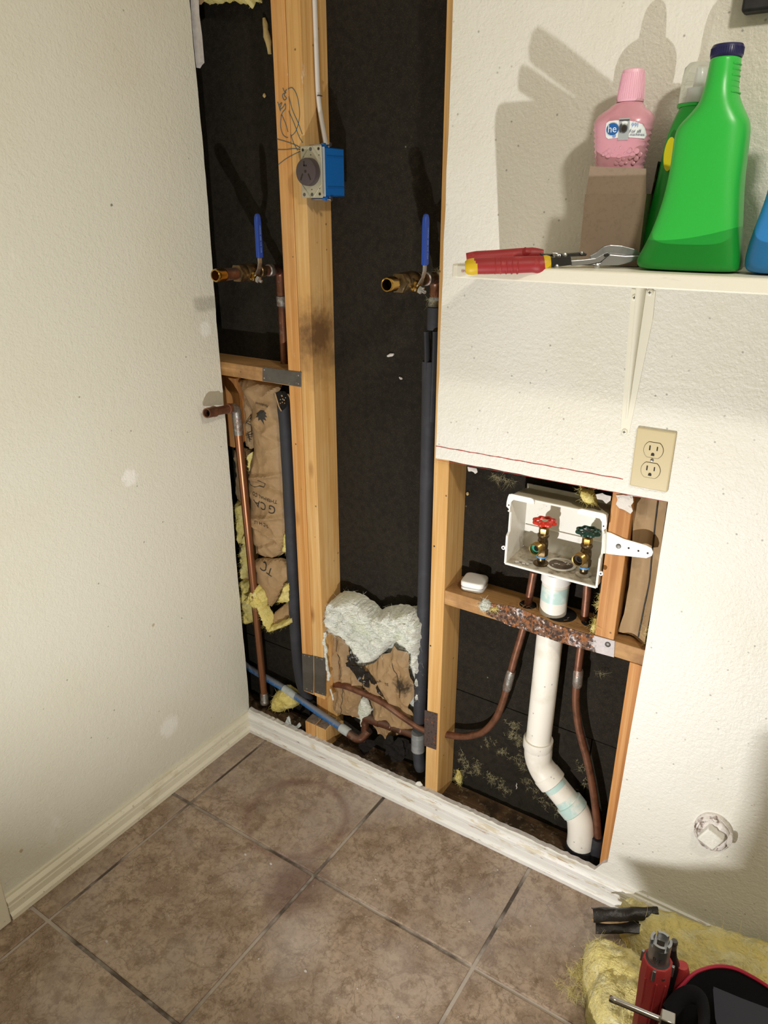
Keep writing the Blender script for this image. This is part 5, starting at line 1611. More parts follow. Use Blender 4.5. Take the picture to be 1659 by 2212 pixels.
def disc(mb, u, v, rx_, rz_, lift, n=20):
    c = lx(u, v)
    P = [V((c.x, pushP(c.x, c.z) - lift, c.z))]
    for i in range(n):
        x, z = c.x + rx_ * math.cos(2 * PI * i / n), c.z + rz_ * math.sin(2 * PI * i / n)
        P.append(V((x, pushP(x, z) - lift, z)))
    mb.add(P, [(0, 1 + i, 1 + (i + 1) % n) for i in range(n)])
mb = MB(); disc(mb, 1323, 279, .0098, .0085, .0010); mb.build('logo_disc', M['labelb'], lb, smooth=False)
mb = MB(); on_label(mb, 'he', 1322.5, 279, .0150); mb.build('logo_letters', M['label'], lb, smooth=False)
mb = MB(); on_label(mb, 'For all', 1370, 283, .0062); on_label(mb, 'machines', 1373, 290, .0052)
mb.build('lettering', M['capn'], lb, smooth=False)
mb = MB(); on_label(mb, '99l', 1370, 270, .0082); disc(mb, 1326, 294, .0028, .0022, .0008)
mb.build('pale_lettering', M['ink'], lb, smooth=False)
mb = MB()
c = lx(1347, 278)
P = [(c.x - .0078, c.z - .0155), (c.x + .0082, c.z - .0155), (c.x + .0082, c.z + .0145), (c.x - .0078, c.z + .0145)]
mb.add([V((x, pushP(x, z) - .0008, z)) for x, z in P], [(0, 1, 2, 3)])
mb.build('machine_picture', M['labelg'], lb, smooth=False)
mb = MB()
disc(mb, 1348, 278, .0052, .0058, .0016); disc(mb, 1341.5, 277, .0026, .0060, .0016)
P = [(c.x - .0074, c.z + .0108), (c.x + .0078, c.z + .0108), (c.x + .0078, c.z + .0124), (c.x - .0074, c.z + .0124)]
mb.add([V((x, pushP(x, z) - .0012, z)) for x, z in P], [(0, 1, 2, 3)])
mb.build('machine_door', M['labeld'], lb, smooth=False)
mb = MB(); disc(mb, 1348, 278, .0036, .0040, .0020); mb.build('door_glass', M['slot'], lb, smooth=False)

# cardboard carton around its lower half, front flap up
cy0 = -.102
fl_, fr_ = at(1258, 480, cy0).x, at(1389, 480, cy0).x
zcr = at(1328, 419, cy0).z
t = thing('carton', 'open brown cardboard carton with its front flap standing up', 'carton', ((fl_ + fr_) / 2, -.056, ST))
cy1 = -.012
th = .0014
MB().box(fl_, fr_, cy0, cy0 + th, ST, zcr).build('front_panel', M['card'], t)
MB().box(fl_, fr_, cy1 - th, cy1, ST, zcr).build('rear_panel', M['card'], t)
MB().box(fl_, fl_ + th, cy0 + th, cy1 - th, ST, zcr).build('side_panel', M['card'], t)
MB().box(fr_ - th, fr_, cy0 + th, cy1 - th, ST, zcr).build('side_panel', M['card'], t)
MB().box(fl_, fr_, cy0, cy1, ST, ST + .001).build('base_panel', M['card'], t)
a_, b_ = at(1274, 359, cy0 + .004), at(1395, 364, cy0 + .004)
MB().prism([(fl_ + .001, cy0 + .0008, zcr), (fr_ - .001, cy0 + .0008, zcr), (b_.x, cy0 + .006, b_.z), (a_.x, cy0 + .006, a_.z)], (0, th, 0)).build('front_flap', M['card'], t, smooth=False)

# detergent jugs
JY = -.128
def jug(label, lev, capm, m, m2, cap=True, group=None, loc=None, parts=True):
    pass
def jz(v, u=1500, y=JY): return at(u, v, y).z
lev = [  # v, left u, right u, half depth, squareness   (front green jug)
    (582, 1392, 1596, .036, .55), (577, 1384, 1602, .042, .5), (566, 1380, 1604, .044, .5), (545, 1391, 1604, .044, .5), (520, 1405, 1603, .044, .5),
    (490, 1418, 1602, .043, .5), (460, 1429, 1603, .042, .52), (430, 1438, 1604, .041, .55), (400, 1445, 1606, .040, .6), (370, 1451, 1609, .039, .62),
    (340, 1455, 1613, .038, .65), (310, 1458, 1617, .037, .68), (285, 1462, 1620, .036, .7), (268, 1471, 1619, .036, .72), (255, 1484, 1615, .035, .75),
    (240, 1498, 1608, .034, .8), (225, 1510, 1602, .032, .85), (210, 1516, 1597, .030, .9), (190, 1522, 1595, .028, .95), (170, 1527, 1597, .026, 1),
    (150, 1531, 1599, .0255, 1), (130, 1535, 1601, .025, 1), (124, 1537, 1602, .0245, 1)]
def jug_secs(du=0, dv=0, y=JY, k=1):
    out = []
    for v, a_, b_, hd, ex in lev:
        p, q = at(a_ + du, v + dv, y), at(b_ + du, v + dv, y)
        out.append((p.lerp(q, .5).z, (p.x + q.x) / 2, y, (q.x - p.x) / 2, hd * k, ex))
    return out
def drop(secs):          # stand the lowest ring on the shelf, keep the other heights
    s0 = secs[0]
    return [(ST + .0006, *s0[1:])] + secs[1:]
secs = drop(jug_secs())
tj = thing('detergent_jug', 'tall bright green detergent jug with navy cap, front of the shelf', 'jug', (secs[0][1], JY, ST))
mb = MB(); loft(mb, secs, 48)
# split at the liquid line: lower faces use the darker filled plastic
nf = 48
for fi, f in enumerate(mb.f):
    c = sum((mb.v[i] for i in f), V((0, 0, 0))) / len(f)
# the moulded panel line sweeps up to the right
xl, xr = secs[3][1] - secs[3][3], secs[3][1] + secs[3][3]
body = mb.build('body', [M['green'], M['greend']], tj, sharp=75)
sub = body.modifiers.new('round', 'SUBSURF'); sub.levels = 2; sub.render_levels = 2
m_ = M['green']
nt = m_.node_tree
# darker liquid filled foot under a sweeping moulded line
geo = nt.nodes.new('ShaderNodeNewGeometry')
sx_ = nt.nodes.new('ShaderNodeSeparateXYZ'); nt.links.new(geo.outputs['Position'], sx_.inputs[0])
zA, zB = at(1420, 518, JY - .04), at(1600, 487, JY - .04)
def mth(op, a, b_):
    n_ = nt.nodes.new('ShaderNodeMath'); n_.operation = op
    for i, q in enumerate((a, b_)):
        if isinstance(q, (int, float)): n_.inputs[i].default_value = q
        else: nt.links.new(q, n_.inputs[i])
    return n_.outputs[0]
tx_ = mth('DIVIDE', mth('SUBTRACT', sx_.outputs['X'], zA.x), zB.x - zA.x)
cl_ = mth('MAXIMUM', tx_, 0.0)
zl = mth('ADD', mth('MULTIPLY', mth('POWER', cl_, 1.8), zB.z - zA.z), zA.z)
df = mth('MULTIPLY', mth('SUBTRACT', zl, sx_.outputs['Z']), 900.0)
mxx = nt.nodes.new('ShaderNodeMix'); mxx.data_type = 'RGBA'; mxx.clamp_factor = True
nt.links.new(df, mxx.inputs[0])
bs = nt.nodes['Principled BSDF']
old = bs.inputs['Base Color'].links[0].from_socket
nt.links.new(old, mxx.inputs[6]); mxx.inputs[7].default_value = lin('#1c9434')
nt.links.new(mxx.outputs[2], bs.inputs['Base Color'])
# cap
top_ = secs[-1]
c0 = V((top_[1], JY, at(1570, 126, JY).z)); cr = hw(1536, 1607, 110) * (abs(1))
cr = (at(1607, 112, JY).x - at(1537, 112, JY).x) / 2
cz = at(1570, 97, JY).z
mb = MB(); mb.lathe([(0, cr * .97), (.002, cr), (cz - c0.z - .002, cr * .97), (cz - c0.z, cr * .90)], (at(1571, 112, JY).x, JY, c0.z), (0, 0, 1), 40)
cp = mb.build('cap', M['capn'], tj)
mb = MB()
for j in range(48):
    a = 2 * PI * j / 48
    x_ = at(1571, 112, JY).x + math.cos(a) * cr * .992; y_ = JY + math.sin(a) * cr * .992
    mb.tube([(x_, y_, c0.z + .003), (x_, y_, cz - .004)], .0006, 4)
mb.build('cap_ribs', M['capn'], cp)
mb = MB()
for k in range(7):
    z = jz(148 + k * 12)
    sc_ = min(secs, key=lambda q: abs(q[0] - z))
    mb.tube([V((sc_[1] + math.cos(a) * sc_[3] * 1.0, JY + math.sin(a) * sc_[4] * 1.0, z)) for a in [-.8 + .2 * i for i in range(6)]], .0012, 5)
mb.build('thumb_ribs', M['green'], tj)
# raised moulded line on the front
P = []
for i in range(15):
    tt = i / 14
    x_ = zA.x + (zB.x - zA.x) * tt
    z_ = zA.z + (zB.z - zA.z) * tt ** 1.8
    P.append(V((x_, JY - .0440 * (1 - abs((x_ - secs[4][1]) / secs[4][3]) ** 4) ** .25 if abs((x_ - secs[4][1]) / secs[4][3]) < 1 else JY, z_)))

# second jug, standing behind and half hidden, printed side to the left
RY = -.050
lev_keep = lev
lev = [(548, 1388, 1560, .030, .5), (535, 1382, 1560, .036, .45), (510, 1390, 1560, .038, .45), (480, 1401, 1560, .038, .45), (440, 1413, 1560, .037, .45), (400, 1422, 1560, .036, .48),
       (360, 1430, 1560, .035, .5), (330, 1437, 1560, .034, .5), (300, 1444, 1560, .033, .55), (280, 1450, 1556, .032, .6), (262, 1457, 1548, .030, .7), (246, 1464, 1536, .028, .8), (234, 1470, 1530, .026, .9), (229, 1472, 1528, .025, 1)]
s2 = drop(jug_secs(y=RY))
lev = lev_keep
tj2 = thing('detergent_jug', 'second green jug with clear cap, half hidden behind the front jug', 'jug', (s2[0][1], RY, ST))
mb = MB(); loft(mb, s2, 40)
b2 = mb.build('body', M['greend'], tj2, sharp=75)
sub = b2.modifiers.new('round', 'SUBSURF'); sub.levels = 1; sub.render_levels = 2
tp_ = s2[-1]
zt_ = at(1500, 142, RY).z
MB().lathe([(0, .0245), (.004, .0250), (.005, .0235)], (tp_[1], RY, tp_[0] - .002), (0, 0, 1), 28).build('neck_ring', M['greend'], tj2)
MB().lathe([(0, .0238), (.001, .0240), (zt_ - tp_[0] - .018, .0222), (zt_ - tp_[0] - .006, .0205), (zt_ - tp_[0], .0150)], (tp_[1], RY, tp_[0] + .003), (0, 0, 1), 28).build('clear_cap', M['clear'], tj2)
MB().lathe([(0, .0150), (.020, .0150), (.022, .0090), (.045, .0075), (.047, .004)], (tp_[1] + .004, RY, tp_[0] + .003), (0, 0, 1), 20).build('pour_spout', M['white'], tj2)
# label down the left side
def side_x(z):
    for i in range(len(s2) - 1):
        if s2[i][0] <= z <= s2[i + 1][0]:
            k = (z - s2[i][0]) / (s2[i + 1][0] - s2[i][0])
            return (s2[i][1] - s2[i][3]) * (1 - k) + (s2[i + 1][1] - s2[i + 1][3]) * k
    return s2[0][1]
mb = MB()
P = []
zs_ = [jz(v, 1430, RY) for v in (520, 500, 470, 440, 410, 380, 350)]
for z in zs_:
    for y in (-.026, -.016, .0, .016, .026):
        P.append(V((side_x(z) - .0012, RY + y, z)))
mb.add(P, [(i * 5 + j, i * 5 + j + 1, i * 5 + j + 6, i * 5 + j + 5) for i in range(len(zs_) - 1) for j in range(4)])
mb.build('side_label', M['labelv'], tj2)
# yellow oval sticker near the front left edge
mb = MB()
c = at(1446, 333, RY - .037)
P = []
for i in range(20):
    a = 2 * PI * i / 20
    P.append(V((c.x + .0085 * math.cos(a), RY - .0372 + .0015 * math.cos(a + PI), c.z + .0235 * math.sin(a))))
mb.add(P, [tuple(range(20))])
mb.build('sticker', M['labely'], tj2, smooth=False)

# blue jug at the right edge of the frame
BY = -.125
lb_ = [(588, 1622, 1790, .036, .55), (582, 1613, 1794, .042, .5), (568, 1611, 1794, .044, .5), (545, 1616, 1792, .044, .5), (515, 1625, 1786, .043, .5), (480, 1638, 1780, .042, .52), (440, 1653, 1772, .041, .55), (410, 1662, 1768, .040, .6), (370, 1672, 1764, .038, .65), (330, 1680, 1768, .036, .7), (300, 1688, 1766, .034, .75), (270, 1700, 1760, .03, .85), (250, 1706, 1756, .026, 1), (235, 1708, 1754, .025, 1)]
lev = lb_
s3 = drop(jug_secs(y=BY))
lev = lev_keep
tj3 = thing('detergent_jug', 'blue detergent jug cut off by the right edge of the frame', 'jug', (s3[0][1], BY, ST))
mb = MB(); loft(mb, s3, 40)
b3 = mb.build('body', M['bluej'], tj3, sharp=75)
sub = b3.modifiers.new('round', 'SUBSURF'); sub.levels = 1; sub.render_levels = 2
MB().lathe([(0, .026), (.002, .027), (.028, .026), (.030, .024)], (s3[-1][1], BY, s3[-1][0] - .002), (0, 0, 1), 32).build('cap', M['white'], tj3)

# tin snips lying along the front edge
t = thing('tin_snips', 'tin snips with red and yellow grips lying on the shelf front edge', 'snips', (.93, -.19, ST))
HYF = lambda u: -.252 + (u - 1008) / 379 * .132
def sp3(u, v, y): return at(u, v, y)
def grip(pts, rs, name, flat, m):
    return MB().tube(smooth_path(pts, 4), rs, 16, flat=flat).build(name, m, t)
def thick(pts, rs, n=4):
    out = []
    for i in range(len(rs) - 1):
        for k in range(n):
            out.append(rs[i] + (rs[i + 1] - rs[i]) * k / n)
    return out + [rs[-1]]
def hyp(u, v, dy=0.0): return at(u, v, HYF(u) + dy)
def wide(q, dy=0.0): return [hyp(u, v, dy) for u, v in q]
pts = wide([(1024, 575), (1050, 574), (1085, 573), (1120, 572), (1150, 571), (1165, 572), (1178, 569)])
rs = [.0132, .0138, .0138, .0136, .0134, .0146, .0128]
gf = grip(pts, thick(pts, rs), 'front_grip', (1, .95), M['red'])
mb = MB()
for k, u in enumerate((1068, 1080, 1092, 1104, 1116)):
    p, e = hyp(u, 573.5), hyp(u + 3, 573.4)
    mb.lathe([(0, .0139), (.0012, .0144), (.0024, .0139)], p, e - p, 16, sx=1, sy=.95)
mb.build('grip_ridges', M['red'], gf)
pts = wide([(1005, 577), (1010, 576.5), (1020, 576), (1031, 575)])
MB().tube(pts, [.0088, .0124, .0136, .0134], 16, flat=(1, .95)).build('yellow_heel', M['yellow'], t)
pts = wide([(1175, 569.5), (1181, 568.5), (1189, 567.5)])
MB().tube(pts, [.0134, .0132, .0105], 16, flat=(1, .95)).build('yellow_nose', M['yellow'], t)
pts = wide([(1008, 562), (1030, 559), (1070, 555), (1110, 551), (1150, 548), (1174, 547)], .034)
rs = [.0112, .0122, .0108, .0102, .0098, .0058]
gb = grip(pts, thick(pts, rs), 'rear_grip', (.8, 1), M['red'])
pts = wide([(1128, 549), (1135, 545), (1150, 546)], .032)
MB().tube(pts, [.006, .0085, .005], 10).build('thumb_stop', M['red'], t)
# dark steel links and cast jaws, cut from plate lying along the tool
DIR = (hyp(1300, 560) - hyp(1100, 560)); DIR.z = 0; DIR.normalize()
NRM = V((-DIR.y, DIR.x, 0))
def slab(pts, off, th, m, name, bev=.0008):
    P = [hyp(u, v) for u, v in pts]
    P = [p + NRM * off for p in P]
    return MB().prism(P, NRM * th).build(name, m, t, smooth=False, bevel=bev)
slab([(1186, 556), (1232, 554), (1234, 572), (1190, 577)], -.005, .010, M['iron'], 'front_tang')
slab([(1168, 548), (1200, 550), (1240, 547), (1262, 545), (1270, 549), (1268, 554), (1240, 555), (1200, 556), (1170, 553)], .008, .007, M['iron'], 'rear_tang')
slab([(1193, 546), (1202, 546), (1213, 551), (1212, 557), (1204, 560), (1196, 556)], .003, .004, M['steel'], 'latch')
for u, v, off, r in ((1205, 553, .0025, .0035), (1221, 552, .007, .0042), (1258, 547, .008, .003), (1201, 576, -.006, .0042), (1289, 575, -.002, .0050)):
    MB().lathe([(0, r), (.0018, r * .9), (.003, r * .4)], hyp(u, v) + NRM * off, -NRM, 12).build('rivet', M['steel'], t)
slab([(1231, 562), (1260, 560), (1285, 557), (1300, 549), (1312, 545), (1317, 548), (1308, 556), (1296, 566), (1270, 571), (1233, 574)], -.004, .010, M['cast'], 'lower_shank', .0015)
slab([(1275, 553), (1290, 545), (1305, 533), (1320, 529), (1345, 531), (1372, 538), (1388, 548), (1387, 551), (1350, 551), (1313, 548), (1303, 553), (1288, 560), (1278, 560)], .004, .008, M['cast'], 'upper_jaw', .0016)
slab([(1306, 558), (1316, 549), (1350, 552), (1388, 551), (1382, 558), (1360, 567), (1335, 573), (1310, 574), (1290, 574), (1270, 572), (1296, 567)], -.004, .009, M['cast'], 'lower_jaw', .0016)
slab([(1303, 549), (1312, 546), (1315, 550), (1306, 555)], -.0065, .004, M['iron'], 'pivot_gap', .0005)
# ------------------------------------------------------------------ floor pile, bag and tool at lower right
def heap(name_, label, outl, zfn, sp, seed, m, nfib, flen=.02):
    """loose batt lying on the floor: outline in (x,y), zfn(x,y,edge distance) -> top height"""
    vs_, fs, ds = fill(outl, sp, seed)
    n = len(vs_)
    P = [V((p.x, p.y, max(.004, zfn(p.x, p.y, d)))) for p, d in zip(vs_, ds)]
    Q = [V((p.x, p.y, .0015)) for p in P]
    faces = [tuple(f) for f in fs] + [tuple(i + n for i in reversed(f)) for f in fs]
    es = set()
    for f in fs:
        for i in range(len(f)): es.add((f[i], f[(i + 1) % len(f)]))
    for (a, b_) in es:
        if (b_, a) not in es: faces.append((b_, a, a + n, b_ + n))
    t = thing(name_, label, 'insulation', tuple(sum(Q, V((0, 0, 0))) / n))
    MB().add(P + Q, faces).build('batt', m, t, sharp=80)
    fb = MB(); fibres(fb, P, nfib, flen, seed, nrm=(0, 0, 1), wd=.0005)
    fb.build('fibres', m, t, kind='stuff')
    return t, P
def lump(x, y, seed, a=1.0):
    p = (x, y, seed)
    return a * (.018 * nz(p, 9, seed) + .016 * nz((x, y * 1.8, seed), 20, seed + 1) + .010 * nz((x, y * 2, seed), 48, seed + 2) + .005 * nz(p, 120, seed + 3))
def rear_h(x, y, d):
    t_ = min(d / .05, 1)
    ridge = .105 + .10 * max(0, min(1, (x - 1.28) / .30))
    sl = 1 - .55 * max(0, min(1, (-.03 - y) / .14))
    return (ridge * sl) * math.sqrt(1 - (1 - t_) ** 2) + lump(x, y, 3) * (.4 + .6 * t_)
heap('wool_heap', 'long yellow glass wool batt lying on the floor along the right wall',
     [(1.178, -.040), (1.20, -.019), (1.30, -.019), (1.50, -.019), (1.72, -.019), (1.74, -.10), (1.72, -.19), (1.50, -.185), (1.34, -.155), (1.26, -.125), (1.205, -.085)], rear_h, .0085, 71, M['glassp'], 700)
def front_h(x, y, d):
    t_ = min(d / .045, 1)
    h = .088 + .030 * max(0, min(1, (x - 1.20) / .35))
    return h * math.sqrt(1 - (1 - t_) ** 2) + lump(x, y, 8) * (.4 + .6 * t_)
heap('wool_heap', 'torn bright yellow glass wool batt under the red socket tool',
     [(1.150, -.168), (1.18, -.148), (1.26, -.150), (1.36, -.176), (1.52, -.198), (1.70, -.205), (1.70, -.33), (1.42, -.345), (1.335, -.37), (1.31, -.46), (1.275, -.47), (1.242, -.39), (1.222, -.335), (1.198, -.30), (1.190, -.262), (1.168, -.235), (1.158, -.205)], front_h, .0070, 72, M['glassp'], 1800, .018)
# loose strands trailing on the tiles
mb = MB()
for (u, v, n, sx_, sy_) in ((1262, 2102, 60, .012, .010), (1250, 2110, 60, .014, .006), (1268, 2085, 40, .006, .008), (1272, 2150, 60, .012, .014), (1240, 2150, 50, .020, .008), (1285, 2170, 50, .012, .010)):
    c = atz(u, v, .006)
    P = [c + V((rnd.gauss(0, sx_), rnd.gauss(0, sy_), rnd.uniform(-.004, .006))) for _ in range(n)]
    fibres(mb, P, n * 9, .016, u, nrm=(-.2, 0, .1), wd=.00022)
mb.build('loose_wool', M['glassp'], None, 'loose yellow wool strands trailing from the pile onto the tiles', 'insulation', kind='stuff')
# folded tar facing strip between the two batts
t = thing('tar_strip', 'folded black tar paper strip with tan torn edge between the yellow batts', 'paper', (1.20, -.11, .002))
def strip(name, c, L_, w_, z0, bow, m, parent, seed):
    P = []
    nx, ny = 22, 6
    a, b_ = V(c[0]), V(c[1])
    d = (b_ - a); e = V((-d.y, d.x, 0)).normalized()
    for i in range(nx + 1):
        for j in range(ny + 1):
            s_, r_ = i / nx, j / ny - .5
            q = a + d * s_ + e * r_ * w_ * (1 - .25 * s_ * s_)
            q.z += bow * (1 - (2 * r_) ** 2) + .004 * nz((s_ * 3, r_ * 2, seed), 1.5) + .002 * nz((s_ * 9, r_ * 6, seed), 2)
            P.append(q)
    n1 = len(P)
    Q = [p - V((0, 0, .003)) for p in P]
    fs = []
    for i in range(nx):
        for j in range(ny):
            k = i * (ny + 1) + j
            fs.append((k, k + 1, k + ny + 2, k + ny + 1))
            fs.append((k + n1, k + ny + 1 + n1, k + ny + 2 + n1, k + 1 + n1))
    for i in range(nx):
        for k, s_ in ((i * (ny + 1), 1), (i * (ny + 1) + ny, -1)):
            fs.append((k, k + ny + 1, k + ny + 1 + n1, k + n1))
    for j in range(ny):
        for k in (j, nx * (ny + 1) + j):
            fs.append((k, k + 1, k + 1 + n1, k + n1))
    return MB().add(P + Q, fs).build(name, m, parent, sharp=50)
A1, A2 = atz(1280, 1975, .062), atz(1420, 1972, .085)
strip('upper_fold', (A1, A2), 0, .036, 0, .012, M['tar'], t, 3)
B1, B2 = atz(1286, 2000, .040), atz(1440, 2004, .070)
strip('lower_fold', (B1, B2), 0, .034, 0, .008, M['tar'], t, 5)
a_ = [atz(u, v, .060) for u, v in [(1278, 1986), (1310, 1992), (1350, 1990), (1390, 1984), (1404, 1987)]]
MB().tube(smooth_path(a_, 5), .0032, 8).build('torn_edge', M['kraftd'], t)
for q, w_ in ((A1, .012), (B1, .01)):
    pass
st = MB()
st.box(A1.x + .002, A1.x + .10, A1.y - .03, A1.y + .0, .003, .045)

# red socket tool standing in front of the bag
def atd(u, v, dep):
    return CAM_POS + ray(u, v) * dep
TD = 1.27
top_c = atd(1429, 2030, TD)
tx0, ty0, tz = top_c.x, top_c.y, top_c.z
t = thing('socket_tool', 'red plastic plumbing tool with notched silver socket end standing in the bag', 'tool', (tx0 + .02, ty0 + .03, .10))
dn = V((.010, -.012, -1)).normalized()
UPT = V((tx0, ty0, tz))
n = 48
R_ = .0178
mb = MB()
# notched aluminium crown: ring with four slots
lvls = [0, .010, .055]
P = []; fs = []
crown = MB()
for k in range(4):
    a0 = PI / 4 + k * PI / 2 + .20; a1 = a0 + PI / 2 - .40
    seg = 8
    base = []
    for i in range(seg + 1):
        a = a0 + (a1 - a0) * i / seg
        for r in (R_, R_ - .0045):
            for h in (0, -.011):
                base.append(UPT + V((math.cos(a) * r, math.sin(a) * r, h)))
    f_ = []
    for i in range(seg):
        b0, b1 = i * 4, (i + 1) * 4
        f_ += [(b0, b1, b1 + 2, b0 + 2), (b0 + 1, b0 + 3, b1 + 3, b1 + 1), (b0, b0 + 1, b1 + 1, b1), (b0 + 2, b1 + 2, b1 + 3, b0 + 3)]
    f_ += [(0, 2, 3, 1), (seg * 4, seg * 4 + 1, seg * 4 + 3, seg * 4 + 2)]
    crown.add(base, f_)
crown.lathe([(.0105, R_), (.058, R_)], UPT, dn, n)
so = crown.build('socket', M['cast'], t, sharp=30)
MB().box(tx0 - .0062, tx0 + .0062, ty0 - .0062, ty0 + .0062, tz - .0106, tz - .0100, rz=.12).build('square_drive', M['slot'], so, smooth=False)
mb = MB()
yy = lambda x, z: ty0 - math.sqrt(max(1e-6, (R_ + .0007) ** 2 - (x - tx0) ** 2))
view = V((CAM_POS.x - tx0, CAM_POS.y - ty0, 0)).normalized()
side = V((-view.y, view.x, 0))
def on_cyl(body, dz, size):
    vs_, fs_ = text_mesh(body, size)
    Pq = []
    for v in vs_:
        a = -v.x / R_
        r = R_ + .0005
        Pq.append(UPT + V((0, 0, dz - v.y)) + (view * math.cos(a) + side * math.sin(a)) * r)
    mb.add(Pq, fs_)
on_cyl('3/8', -.030, .0125); on_cyl('MADE IN USA', -.0375, .0042)
mb.build('lettering', M['print'], so, smooth=False)
# red moulded handle, octagonal with channels
hd = MB()
hs = [(.046, .0235), (.050, .0255), (.085, .0265), (.125, .0250), (.165, .0240), (.235, .0230), (.240, .021)]
hd.lathe(hs, UPT, dn, 10, ph=.2)
hb = hd.build('handle', M['toolred'], t, sharp=25, bevel=.001)
MB().lathe([(.044, .0188), (.046, .0205), (.050, .0205), (.051, .019)], UPT, dn, 32).build('socket_collar', M['labeld'], t)
for an in (-.05, 1.5, -1.75):
    dr = view * math.cos(an) + side * math.sin(an)
    p = UPT + dn * .052 + dr * .0255
    MB().box(p.x - .0028, p.x + .0028, p.y - .0028, p.y + .0028, p.z - .018, p.z + .006, rz=math.atan2(dr.y, dr.x)).build('lug', M['cast'], t, bevel=.001)
for an, l0, l1 in ((.22, .075, .20), (-.55, .075, .14), (.85, .08, .20)):
    dr = view * math.cos(an) + side * math.sin(an)
    p, q = UPT + dn * l0 + dr * .0262, UPT + dn * l1 + dr * .0240
    MB().tube([p, q], .0017, 6).build('handle_rib', M['toolred'], t)
dr = view * math.cos(.6) + side * math.sin(.6)
p = UPT + dn * .062 + dr * .0262
MB().lathe([(0, .0026), (.001, .0024)], p, dr, 10).build('pin', M['steelg'], t)
# dark tool shaft right behind it
t2 = thing('dark_tool', 'dark hex ended tool standing just behind the red socket tool', 'tool', (tx0 + .05, ty0 + .03, .10))
s0 = atd(1457, 2032, TD + .015)
MB().lathe([(0, .0050), (.003, .0062), (.008, .0060), (.010, .0046), (.014, .0058), (.020, .0055)], s0, (.03, 0, -1), 12).build('tip', M['steelg'], t2)
MB().tube([s0 + V((.001, 0, -.018)), s0 + V((.003, 0, -.036)), s0 + V((.006, .002, -.060)), s0 + V((.012, .004, -.16))], [.005, .0065, .012, .016], 12).build('shank', M['iron'], t2)
s1 = atd(1474, 2085, TD + .03)
MB().tube([s1, s1 + V((.006, 0, -.05)), s1 + V((.012, 0, -.16))], [.010, .019, .022], 12).build('red_sleeve', M['toolred'], t2)

# black tool bag with crimson zip, mouth open
t = thing('tool_bag', 'black tool bag with crimson zip edge at the lower right corner', 'bag', (1.46, -.50, .0))
rim = [atd(u, v, d_) for u, v, d_ in [(1440, 2172, 1.27), (1468, 2135, 1.28), (1496, 2106, 1.29), (1520, 2094, 1.30), (1550, 2088, 1.31), (1585, 2092, 1.32), (1620, 2108, 1.33), (1659, 2132, 1.34), (1720, 2178, 1.34)]]
rim = smooth_path(rim, 5)
# rear wall of the bag drops from the rim to the floor, front wall opposite
mb = MB()
n = len(rim)
rows = 7
P = []
for r_ in range(rows):
    k = r_ / (rows - 1)
    for p in rim:
        q = V((p.x, p.y, p.z * (1 - k) + .115 * k))
        q += V((0, -.035 * math.sin(k * PI * .6), 0)) + V((0, .006 * nz((p.x * 6, k * 3, 1), 2), 0))
        P.append(q)
fs = [(i * n + j, i * n + j + 1, (i + 1) * n + j + 1, (i + 1) * n + j) for i in range(rows - 1) for j in range(n - 1)]
N1 = len(P)
P += [p + V((0, .004, -.001)) for p in P]
fs += [tuple(N1 + i for i in reversed(f)) for f in fs]
mb.add(P, fs)
mb.build('rear_wall', [M['bag']], t, sharp=60)
zp = MB()
zp.tube([p + V((0, -.002, .003)) for p in rim], .0032, 8)
zt = zp.build('zip', M['zip'], t)
zk = MB()
L_ = len(rim)
for i in range(L_ - 1):
    for k in range(3):
        p = rim[i].lerp(rim[i + 1], k / 3) + V((0, -.0045, .0045))
        zk.box(p.x - .0012, p.x + .0012, p.y - .002, p.y + .002, p.z - .0012, p.z + .0012)
zk.build('zip_teeth', M['zip'], zt, kind='stuff', smooth=False)
# lining panel, side flap and front wall
ins = [atd(u, v, d_) for u, v, d_ in [(1540, 2135, 1.26), (1600, 2160, 1.27), (1680, 2190, 1.28), (1690, 2260, 1.22), (1560, 2260, 1.20), (1545, 2200, 1.24)]]
mb = MB()
cen = sum(ins, V((0, 0, 0))) / len(ins)
mb.add([cen + V((0, -.006, 0))] + ins, [(0, i + 1, (i + 1) % len(ins) + 1) for i in range(len(ins))])
mb.add([p + V((0, .004, 0)) for p in [cen + V((0, -.006, 0))] + ins], [(0, (i + 1) % len(ins) + 1, i + 1) for i in range(len(ins))])
mb.build('lining_pocket', M['bagi'], t, sharp=60)
fp = smooth_path([atd(u, v, d_) for u, v, d_ in [(1445, 2185, 1.25), (1468, 2158, 1.25), (1495, 2148, 1.24), (1516, 2165, 1.22), (1520, 2215, 1.18), (1500, 2270, 1.12)]], 5)
mb = MB()
mb.tube(fp, .014, 10, flat=(1, .5))
mb.build('side_flap', M['bag'], t)
mb = MB()
lo_ = .10
bx = [(1.335, -.42), (1.33, -.60), (1.40, -.70), (1.75, -.66), (1.76, -.34), (1.42, -.36)]
P = [(x, y, .004) for x, y in bx] + [(x, y, .19 if y < -.5 else .215) for x, y in bx]
fs = [(i, (i + 1) % 6, 6 + (i + 1) % 6, 6 + i) for i in range(6)] + [tuple(range(6))[::-1]]
mb.add(P, fs)
mb.build('lower_body', M['bag'], t, bevel=.01)
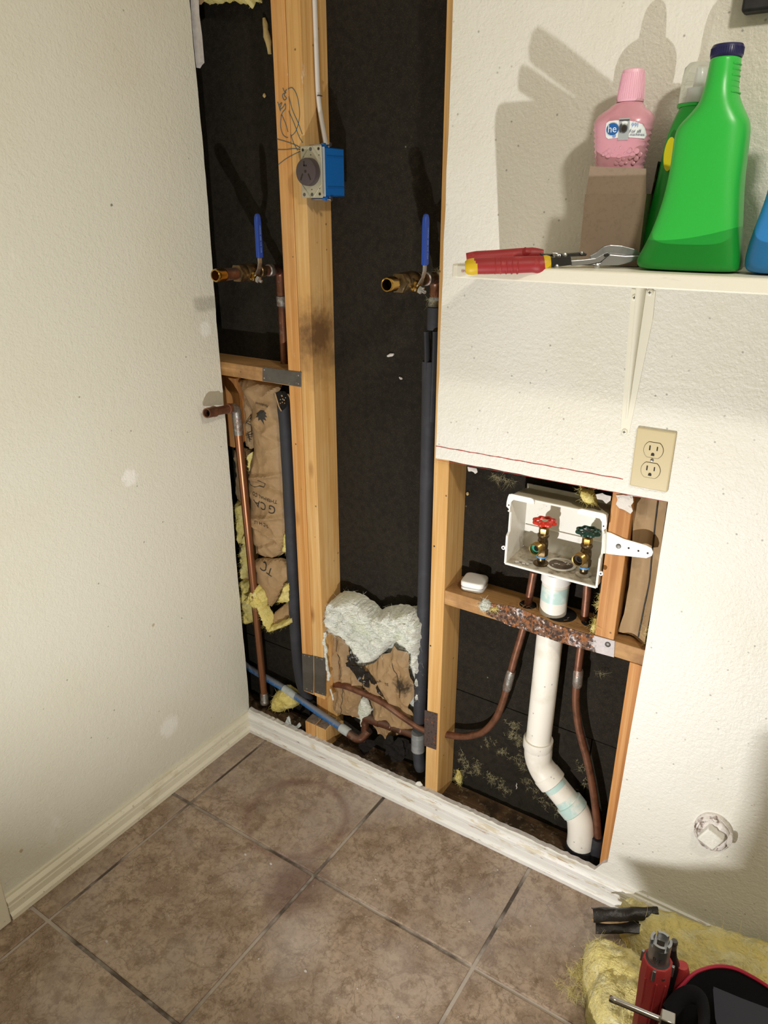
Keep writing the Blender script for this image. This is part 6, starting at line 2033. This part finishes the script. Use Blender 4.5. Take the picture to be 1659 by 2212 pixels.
# unseen slab added beside the bag to block the lamp, outlined from the wall shadow
L0 = V((.90, -1.06, .33))
sl_ = [(.258, -.183), (.270, -.190), (.318, -.261), (.345, -.275), (.50, -.28), (1.45, -.27), (1.45, .22), (.80, .30), (.50, .285), (.476, .25), (.476, .18), (.481, .066), (.472, -.05), (.472, -.076), (.377, -.138), (.290, -.173)]
pk = [(L0.x + a * .285, L0.z + c * .285) for a, c in sl_]
MB().prism([(a, -.775, c) for a, c in pk], (0, .012, 0)).build('shadow_slab', M['bag'], t, bevel=.002)
MB().box(1.05, 1.345, -.73, -.64, .004, .17).build('added_blocker_box', M['bag'], t, bevel=.012)  # unseen low box added with the slab as part of the lamp blocker

# chrome T bar leaning out of the bag
t = thing('slide_bar', 'chrome sliding bar with square head leaning out over the yellow wool', 'tool', tuple(atd(1440, 2205, 1.14)))
a_, b_ = atd(1316, 2156, 1.17), atd(1438, 2207, 1.14)
MB().lathe([(0, .004), (.0015, .0052), (.010, .0052), (.011, .0048), ((b_ - a_).length, .0048)], a_, b_ - a_, 16).build('bar', M['chrome'], t)
d_ = (b_ - a_).normalized()
Mx = Matrix.Rotation(math.atan2(d_.y, d_.x), 3, 'Z')
c = atd(1442, 2203, 1.135)
MB().box(c.x - .0105, c.x + .0105, c.y - .0095, c.y + .0095, c.z - .035, c.z + .0085, rz=math.atan2(d_.y, d_.x)).build('square_head', M['chrome'], t, bevel=.0015)

# plaster crumbs scattered over the tiles
mb = MB()
for k in range(80):
    u, v = rnd.uniform(60, 1250), rnd.uniform(1660, 2210)
    p = atz(u, v, .0003)
    if p.x < .02 or p.y > -.02: continue
    s_ = rnd.choice([.0006, .0008, .001, .0012, .002])
    mb.lathe([(0, s_), (s_ * .8, s_ * .5)], p, (rnd.uniform(-.3, .3), rnd.uniform(-.3, .3), 1), 5)
for u, v in ((230, 2034), (660, 2098), (530, 1846), (585, 1866)):
    p = atz(u, v, .0003)
    mb.lathe([(0, .003), (.002, .002)], p, (0, 0, 1), 6, sx=1.4)
mb.build('floor_crumbs', M['gypw'], None, 'tiny white plaster crumbs scattered over the brown floor tiles', 'rubble', kind='stuff', smooth=False)
